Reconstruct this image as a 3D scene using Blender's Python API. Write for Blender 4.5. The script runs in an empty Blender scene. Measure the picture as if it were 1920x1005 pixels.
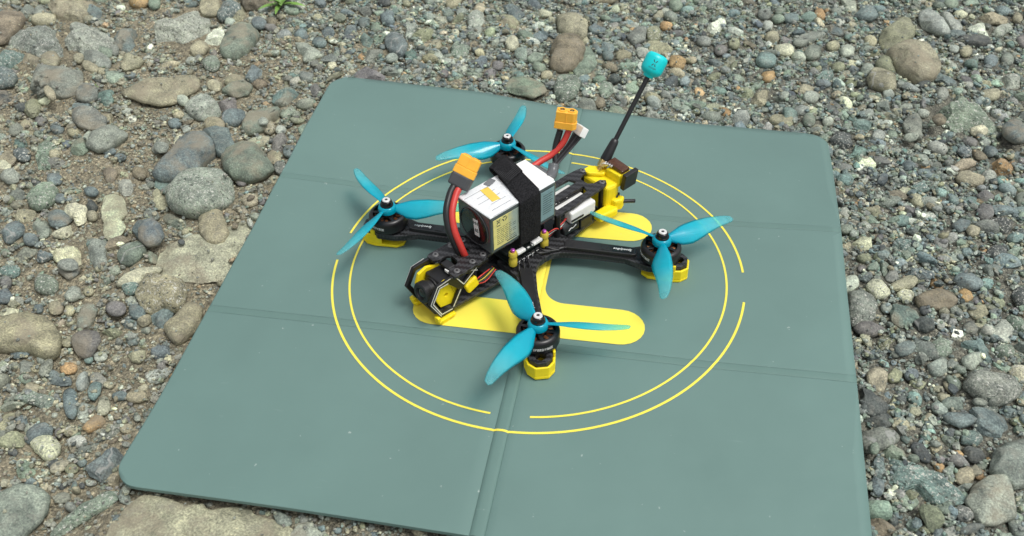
import bpy, bmesh, math, random
import numpy as np
from mathutils import Vector, Matrix, noise

random.seed(7); RNG = np.random.default_rng(11)
scene = bpy.context.scene
C = scene.collection

# ------------------------------------------------------------------ camera, light, exposure
U = 0.16                                   # fitted unit (landing circle radius) in metres
FOC = 1820.03                              # focal length in photo pixels (1920 wide)
YAW, PITCH, ROLL = -0.194201, 0.726697, 0.022534
CAM = np.array([0.565523, -3.511201, 3.182274]) * U
def cam_axes():
    a, b, c = YAW, PITCH, ROLL
    f = np.array([math.sin(a)*math.cos(b), math.cos(a)*math.cos(b), -math.sin(b)])
    r = np.array([math.cos(a), -math.sin(a), 0.0]); d = np.cross(f, r)
    return r*math.cos(c)+d*math.sin(c), -r*math.sin(c)+d*math.cos(c), f
RT, DN, FW = cam_axes()
cam_data = bpy.data.cameras.new('camera'); cam = bpy.data.objects.new('camera', cam_data); C.objects.link(cam)
M3 = Matrix(((RT[0], -DN[0], -FW[0]), (RT[1], -DN[1], -FW[1]), (RT[2], -DN[2], -FW[2])))
cam.matrix_world = Matrix.Translation(Vector(CAM)) @ M3.to_4x4()
cam_data.sensor_width = 36.0; cam_data.lens = FOC/1920*36.0
cam_data.clip_start = 0.01; cam_data.clip_end = 200.0
cam_data.dof.use_dof = True; cam_data.dof.focus_distance = 0.74; cam_data.dof.aperture_fstop = 15.0
scene.camera = cam

world = bpy.data.worlds.new('World'); scene.world = world; world.use_nodes = True
SUN_EL, SUN_AZ = math.radians(66), math.radians(105)      # azimuth from +Y towards +X
wn = world.node_tree.nodes; wl_ = world.node_tree.links
sky = wn.new('ShaderNodeTexSky'); sky.sky_type = 'NISHITA'; sky.sun_disc = False
sky.sun_elevation = SUN_EL; sky.sun_rotation = SUN_AZ; sky.dust_density = 4.0; sky.air_density = 1.0; sky.ozone_density = 1.0
hs = wn.new('ShaderNodeHueSaturation'); hs.inputs['Saturation'].default_value = 0.22      # cloud veil: nearly neutral sky
wl_.new(sky.outputs[0], hs.inputs['Color']); wl_.new(hs.outputs[0], wn['Background'].inputs['Color'])
wn['Background'].inputs['Strength'].default_value = 0.135
sun_d = bpy.data.lights.new('sun', 'SUN'); sun = bpy.data.objects.new('sun', sun_d); C.objects.link(sun)
sun_d.energy = 1.5; sun_d.angle = math.radians(20); sun_d.color = (1.0, 0.985, 0.95)
sd = Vector((math.sin(SUN_AZ)*math.cos(SUN_EL), math.cos(SUN_AZ)*math.cos(SUN_EL), math.sin(SUN_EL)))
sun.rotation_euler = sd.to_track_quat('Z', 'Y').to_euler()
vs = scene.view_settings
vs.view_transform = 'Standard'; vs.look = 'None'; vs.gamma = 1.0; vs.use_curve_mapping = False; vs.exposure = 0.24
scene.render.engine = 'CYCLES'
scene.cycles.max_bounces = 8; scene.cycles.transparent_max_bounces = 12

# ------------------------------------------------------------------ helpers
def unproj(px, py, z):
    """photo pixel -> point on the horizontal plane at height z (metres)"""
    d = RT*((px-960)/FOC) + DN*((py-502.5)/FOC) + FW
    return CAM + d*((z-CAM[2])/d[2])

def tag(o, label=None, cat=None, group=None, kind=None):
    if label: o['label'] = label
    if cat: o['category'] = cat
    if group: o['group'] = group
    if kind: o['kind'] = kind
    return o

def mk(name, verts, faces, mat, parent=None, smooth=False, bevel=0, M=None):
    me = bpy.data.meshes.new(name)
    me.from_pydata([tuple(v) for v in verts], [], faces); me.validate(); me.update()
    if M is not None: me.transform(M)
    if smooth: me.polygons.foreach_set('use_smooth', [True]*len(me.polygons))
    me.materials.append(mat)
    o = bpy.data.objects.new(name, me); C.objects.link(o)
    if parent: o.parent = parent
    if bevel:
        b = o.modifiers.new('bevel', 'BEVEL'); b.width = bevel; b.segments = 2; b.limit_method = 'ANGLE'; b.angle_limit = math.radians(40)
    return o

def empty(name, loc, rz=0):
    o = bpy.data.objects.new(name, None); C.objects.link(o); o.location = loc; o.rotation_euler = (0, 0, rz)
    o.empty_display_size = 0.02
    return o

def nt(name):
    m = bpy.data.materials.new(name); m.use_nodes = True
    n = m.node_tree.nodes; return m, n, m.node_tree.links, n['Principled BSDF']

def N(n, t, **kw):
    x = n.new(t)
    for k, v in kw.items():
        if k.startswith('i_'): x.inputs[k[2:].replace('_', ' ')].default_value = v
        else: setattr(x, k, v)
    return x

def ramp(n, lk, fac, stops):
    r = n.new('ShaderNodeValToRGB'); e = r.color_ramp.elements
    while len(e) < len(stops): e.new(0.5)
    for x, (p, c) in zip(e, stops):
        x.position = p; x.color = (*c, 1) if len(c) == 3 else c
    lk.new(fac, r.inputs[0]); return r

def mix(n, lk, fac, a, b, mode='MIX'):
    m = n.new('ShaderNodeMix'); m.data_type = 'RGBA'; m.blend_type = mode
    for k, v in ((0, fac), (6, a), (7, b)):
        s = m.inputs[k]
        if hasattr(v, 'links'): lk.new(v, s)
        elif isinstance(v, (int, float)): s.default_value = v if k == 0 else (v, v, v, 1)
        else: s.default_value = (*v, 1)
    return m.outputs[2]

def plain(name, col, rough=0.5, metal=0.0, bump=0.0, bscale=800, spec=0.5, coat=0.0, var=0.06, vscale=120):
    m, n, lk, b = nt(name)
    b.inputs['Roughness'].default_value = rough; b.inputs['Metallic'].default_value = metal
    b.inputs['Specular IOR Level'].default_value = spec; b.inputs['Coat Weight'].default_value = coat
    tc = N(n, 'ShaderNodeTexCoord'); no = N(n, 'ShaderNodeTexNoise', i_Scale=vscale, i_Detail=4.0)
    lk.new(tc.outputs['Object'], no.inputs['Vector'])
    r = ramp(n, lk, no.outputs[0], [(0.3, tuple(c*(1-var) for c in col)), (0.7, tuple(min(1, c*(1+var)) for c in col))])
    lk.new(r.outputs[0], b.inputs['Base Color'])
    rr = ramp(n, lk, no.outputs[0], [(0.3, (max(0, rough-0.06),)*3), (0.7, (min(1, rough+0.08),)*3)])
    lk.new(rr.outputs[0], b.inputs['Roughness'])
    if bump:
        n2 = N(n, 'ShaderNodeTexNoise', i_Scale=float(bscale), i_Detail=3.0); lk.new(tc.outputs['Object'], n2.inputs['Vector'])
        bp = N(n, 'ShaderNodeBump', i_Strength=bump, i_Distance=0.0003)
        lk.new(n2.outputs[0], bp.inputs['Height']); lk.new(bp.outputs[0], b.inputs['Normal'])
    return m

# ------------------------------------------------------------------ stone materials
def stone_mat(name, kind, attr=False):
    m, n, lk, b = nt(name)
    tc = N(n, 'ShaderNodeTexCoord'); oi = N(n, 'ShaderNodeObjectInfo')
    if attr:
        at = N(n, 'ShaderNodeVertexColor', layer_name='col'); base = at.outputs['Color']; vec = tc.outputs['Object']
    else:
        base = oi.outputs['Color']
        mp = N(n, 'ShaderNodeVectorMath', operation='ADD'); mu = N(n, 'ShaderNodeMath', operation='MULTIPLY'); mu.inputs[1].default_value = 9.0
        lk.new(oi.outputs['Random'], mu.inputs[0]); lk.new(tc.outputs['Object'], mp.inputs[0]); lk.new(mu.outputs[0], mp.inputs[1])
        vec = mp.outputs[0]
    def noi(s, d=4.0, r=0.55, dist=0.0):
        x = N(n, 'ShaderNodeTexNoise', i_Scale=s, i_Detail=d, i_Roughness=r, i_Distortion=dist); lk.new(vec, x.inputs['Vector']); return x.outputs[0]
    n1 = noi(70.0, 6.0, 0.6); n2 = noi(700.0, 4.0, 0.65)
    v1 = ramp(n, lk, n1, [(0.3, (0.52, 0.53, 0.54)), (0.5, (.95, .95, .95)), (0.7, (1.38, 1.38, 1.34))])
    col = mix(n, lk, 1.0, base, v1.outputs[0], 'MULTIPLY')
    v2 = ramp(n, lk, n2, [(0.32, (0.5, 0.51, 0.52)), (0.52, (1.0, 1.0, 1.0)), (0.68, (1.6, 1.58, 1.5))])
    col = mix(n, lk, 0.9, col, v2.outputs[0], 'MULTIPLY')
    if kind == 's':
        vo = N(n, 'ShaderNodeTexVoronoi', i_Scale=620.0); lk.new(vec, vo.inputs['Vector'])
        sp = ramp(n, lk, noi(420.0, 3.0, 0.7), [(0.56, (0, 0, 0)), (0.64, (1, 1, 1))])
        col = mix(n, lk, sp.outputs[0], col, (0.62, 0.62, 0.55))
        dk = ramp(n, lk, noi(300.0, 3.0, 0.7, 0.6), [(0.34, (1, 1, 1)), (0.41, (0, 0, 0))])
        col = mix(n, lk, dk.outputs[0], col, (0.05, 0.065, 0.055))
    if kind == 'v':
        w = N(n, 'ShaderNodeTexWave', i_Scale=16.0, i_Distortion=14.0, i_Detail=3.0); w.inputs['Detail Scale'].default_value = 2.0
        lk.new(vec, w.inputs['Vector'])
        vr = ramp(n, lk, w.outputs[0], [(0.93, (0, 0, 0)), (0.99, (.7, .7, .7))])
        col = mix(n, lk, vr.outputs[0], col, (0.4, 0.41, 0.38))
    if kind == 'm':
        mr = ramp(n, lk, noi(38.0, 5.0, 0.62, 0.3), [(0.46, (0, 0, 0)), (0.6, (1, 1, 1))])
        f = mix(n, lk, 1.0, mr.outputs[0], (0.65, 0.65, 0.65), 'MULTIPLY')
        col = mix(n, lk, f, col, (0.33, 0.29, 0.21))
    # fine dust film in blotches
    dr = ramp(n, lk, noi(130.0, 5.0, 0.7), [(0.5, (0, 0, 0)), (0.68, (0.38, 0.38, 0.38))])
    col = mix(n, lk, dr.outputs[0], col, (0.29, 0.28, 0.23))
    lk.new(col, b.inputs['Base Color'])
    b.inputs['Roughness'].default_value = 0.82; b.inputs['Specular IOR Level'].default_value = 0.3
    add = N(n, 'ShaderNodeMath', operation='MULTIPLY_ADD'); add.inputs[1].default_value = 0.3
    lk.new(n2, add.inputs[0]); lk.new(noi(150.0, 8.0, 0.72), add.inputs[2])
    bp = N(n, 'ShaderNodeBump', i_Strength=0.9 if kind != 'p' else 0.6, i_Distance=0.0034 if kind != 'q' else 0.0016)
    lk.new(add.outputs[0], bp.inputs['Height']); lk.new(bp.outputs[0], b.inputs['Normal'])
    return m
SM = {k: stone_mat('stone_'+w, k) for k, w in (('p', 'smooth'), ('s', 'speckled'), ('v', 'veined'), ('m', 'mottled'))}
M_PEB = stone_mat('gravel_pebbles', 'q', attr=True)

def dirt_mat(far=False):
    m, n, lk, b = nt('river_dirt')
    tc = N(n, 'ShaderNodeTexCoord')
    def noi(s, d=5.0, r=0.6):
        x = N(n, 'ShaderNodeTexNoise', i_Scale=s, i_Detail=d, i_Roughness=r); lk.new(tc.outputs['Object'], x.inputs['Vector']); return x.outputs[0]
    a = ramp(n, lk, noi(9.0), [(0.3, (0.26, 0.24, 0.18)), (0.5, (0.33, 0.3, 0.22)), (0.72, (0.4, 0.36, 0.265))])
    sx = N(n, 'ShaderNodeSeparateXYZ'); lk.new(tc.outputs['Object'], sx.inputs[0])      # sandier on the left bank, greyer grit to the right
    mr = N(n, 'ShaderNodeMapRange'); mr.inputs[1].default_value = -.2; mr.inputs[2].default_value = .12; lk.new(sx.outputs[0], mr.inputs[0])
    am = mix(n, lk, mr.outputs[0], a.outputs[0], (.225, .225, .19))
    vo = N(n, 'ShaderNodeTexVoronoi', i_Scale=520.0); lk.new(tc.outputs['Object'], vo.inputs['Vector'])
    hv = N(n, 'ShaderNodeSeparateColor'); lk.new(vo.outputs['Color'], hv.inputs[0])
    g = ramp(n, lk, hv.outputs[0], [(0.0, (0.55, 0.56, 0.56)), (0.5, (0.95, 0.95, 0.92)), (0.9, (1.25, 1.22, 1.15)), (1.0, (2.1, 2.05, 1.9))])
    col = mix(n, lk, 1.0, am, g.outputs[0], 'MULTIPLY')
    f = ramp(n, lk, noi(260.0, 5.0, 0.7), [(0.3, (0.6, 0.6, 0.6)), (0.7, (1.3, 1.3, 1.3))])
    col = mix(n, lk, 0.9, col, f.outputs[0], 'MULTIPLY')
    lk.new(col, b.inputs['Base Color']); b.inputs['Roughness'].default_value = 0.95; b.inputs['Specular IOR Level'].default_value = 0.15
    ad = N(n, 'ShaderNodeMath', operation='SUBTRACT'); lk.new(noi(330.0, 6.0, 0.75), ad.inputs[0]); lk.new(vo.outputs['Distance'], ad.inputs[1])
    bp = N(n, 'ShaderNodeBump', i_Strength=1.0, i_Distance=0.0025); lk.new(ad.outputs[0], bp.inputs['Height']); lk.new(bp.outputs[0], b.inputs['Normal'])
    return m
M_DIRT = dirt_mat()

# ------------------------------------------------------------------ landing pad height field
PX, PY, PH = -0.0027151, -0.0025237, 0.2383
GX = np.array([-0.241, -0.112, 0.0, 0.12, 0.2356]); GY = np.array([-0.241, -0.17, -0.08, 0.0, 0.08, 0.16, 0.236])
GZ = np.array([[-5, -6, -2, 2, 8, 14, 16.5], [-2.5, -2, 0, 0, 3, 8, 12.4], [-3.5, -2, 0, 0, .6, 1.5, 2],
               [-3, -1, .6, .6, 1.5, -.8, -4], [-1, 1, 4, 4.5, 7, 3, -4.5]])*0.001
def padz0(x, y):
    x = np.asarray(x, float); y = np.asarray(y, float)
    def w(g, t):
        t = np.clip(t, g[0], g[-1]); i = np.clip(np.searchsorted(g, t)-1, 0, len(g)-2)
        f = (t-g[i])/(g[i+1]-g[i]); return i, f*0.45+0.55*(f*f*(3-2*f))
    i, f = w(GX, x); j, g = w(GY, y)
    return (GZ[i, j]*(1-f)+GZ[i+1, j]*f)*(1-g)+(GZ[i, j+1]*(1-f)+GZ[i+1, j+1]*f)*g
def strip_c(y): return 0.00165 - 0.0*y          # centre of the middle fold
SW = 0.0047; FY = (-0.0795, 0.0805); FWD = 0.0034
def padz(x, y):
    z = padz0(x, y)
    s = np.abs(np.asarray(x)-strip_c(y))/SW
    z = z + 0.0011*np.clip(1-s, 0, 1)**0.5*(s < 1) - 0.0004*np.exp(-((s-1.0)/0.16)**2)
    for f in FY:
        t = np.abs(np.asarray(y)-f)/FWD
        k = .42 if f < 0 else .2
        z = z + k*(0.0006*np.clip(1-t, 0, 1)**0.7*(t < 1) - 0.00035*np.exp(-((t-1.0)/0.2)**2))
    return z
def in_pad(x, y, m=0.0): return (np.abs(x-PX) < PH-m) & (np.abs(y-PY) < PH-m)

def ground(x, y):
    """height of the bare dirt"""
    x = np.asarray(x, float); y = np.asarray(y, float)
    e = padz0(x, y)*0.8-0.0145
    e = e + 0.002*np.sin(x*21+1.3)*np.cos(y*17+.4) + 0.0016*np.sin(x*47+y*31) + 0.001*np.sin(x*83-y*71+2)
    return e
# ------------------------------------------------------------------ the stones the photo shows one by one
# crop | cx,cy,w,h,angle  or  P outline  | colour | shape+material | label     (crop = a detail of the photo: origin and scale)
CROP = {'L1': (0, 0, 4.019), 'L2': (320, 0, 4.019), 'L3': (0, 250, 4.019), 'L4': (280, 250, 4.019), 'L5': (0, 500, 4.019), 'L6': (200, 500, 4.02),
        'L7': (0, 750, 3.941), 'B': (220, 880, 4.8), 'B2': (600, 950, 6.4), 'T1': (620, 0, 5.025), 'T2': (940, 0, 4.1875), 'T3': (1260, 0, 4.019),
        'R1': (1580, 0, 4.0206), 'R2': (1540, 230, 4.021), 'R3': (1560, 460, 4.189), 'R4': (1580, 680, 3.091)}
COL = {'G': (.205, .212, .195), 'B': (.135, .165, .18), 'D': (.062, .07, .078), 'T': (.33, .285, .205), 'C': (.56, .52, .39), 'O': (.40, .24, .12),
       'N': (.2, .24, .195), 'W': (.19, .15, .11), 'H': (.68, .66, .57), 'P': (.17, .155, .16), 'E': (.15, .215, .205), 'S': (.34, .345, .31), 'K': (.25, .245, .165), 'Z': (.43, .385, .29)}
COL = {k: (v[0]*.98, v[1]*1.08, v[2]*1.02) for k, v in COL.items()}
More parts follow.
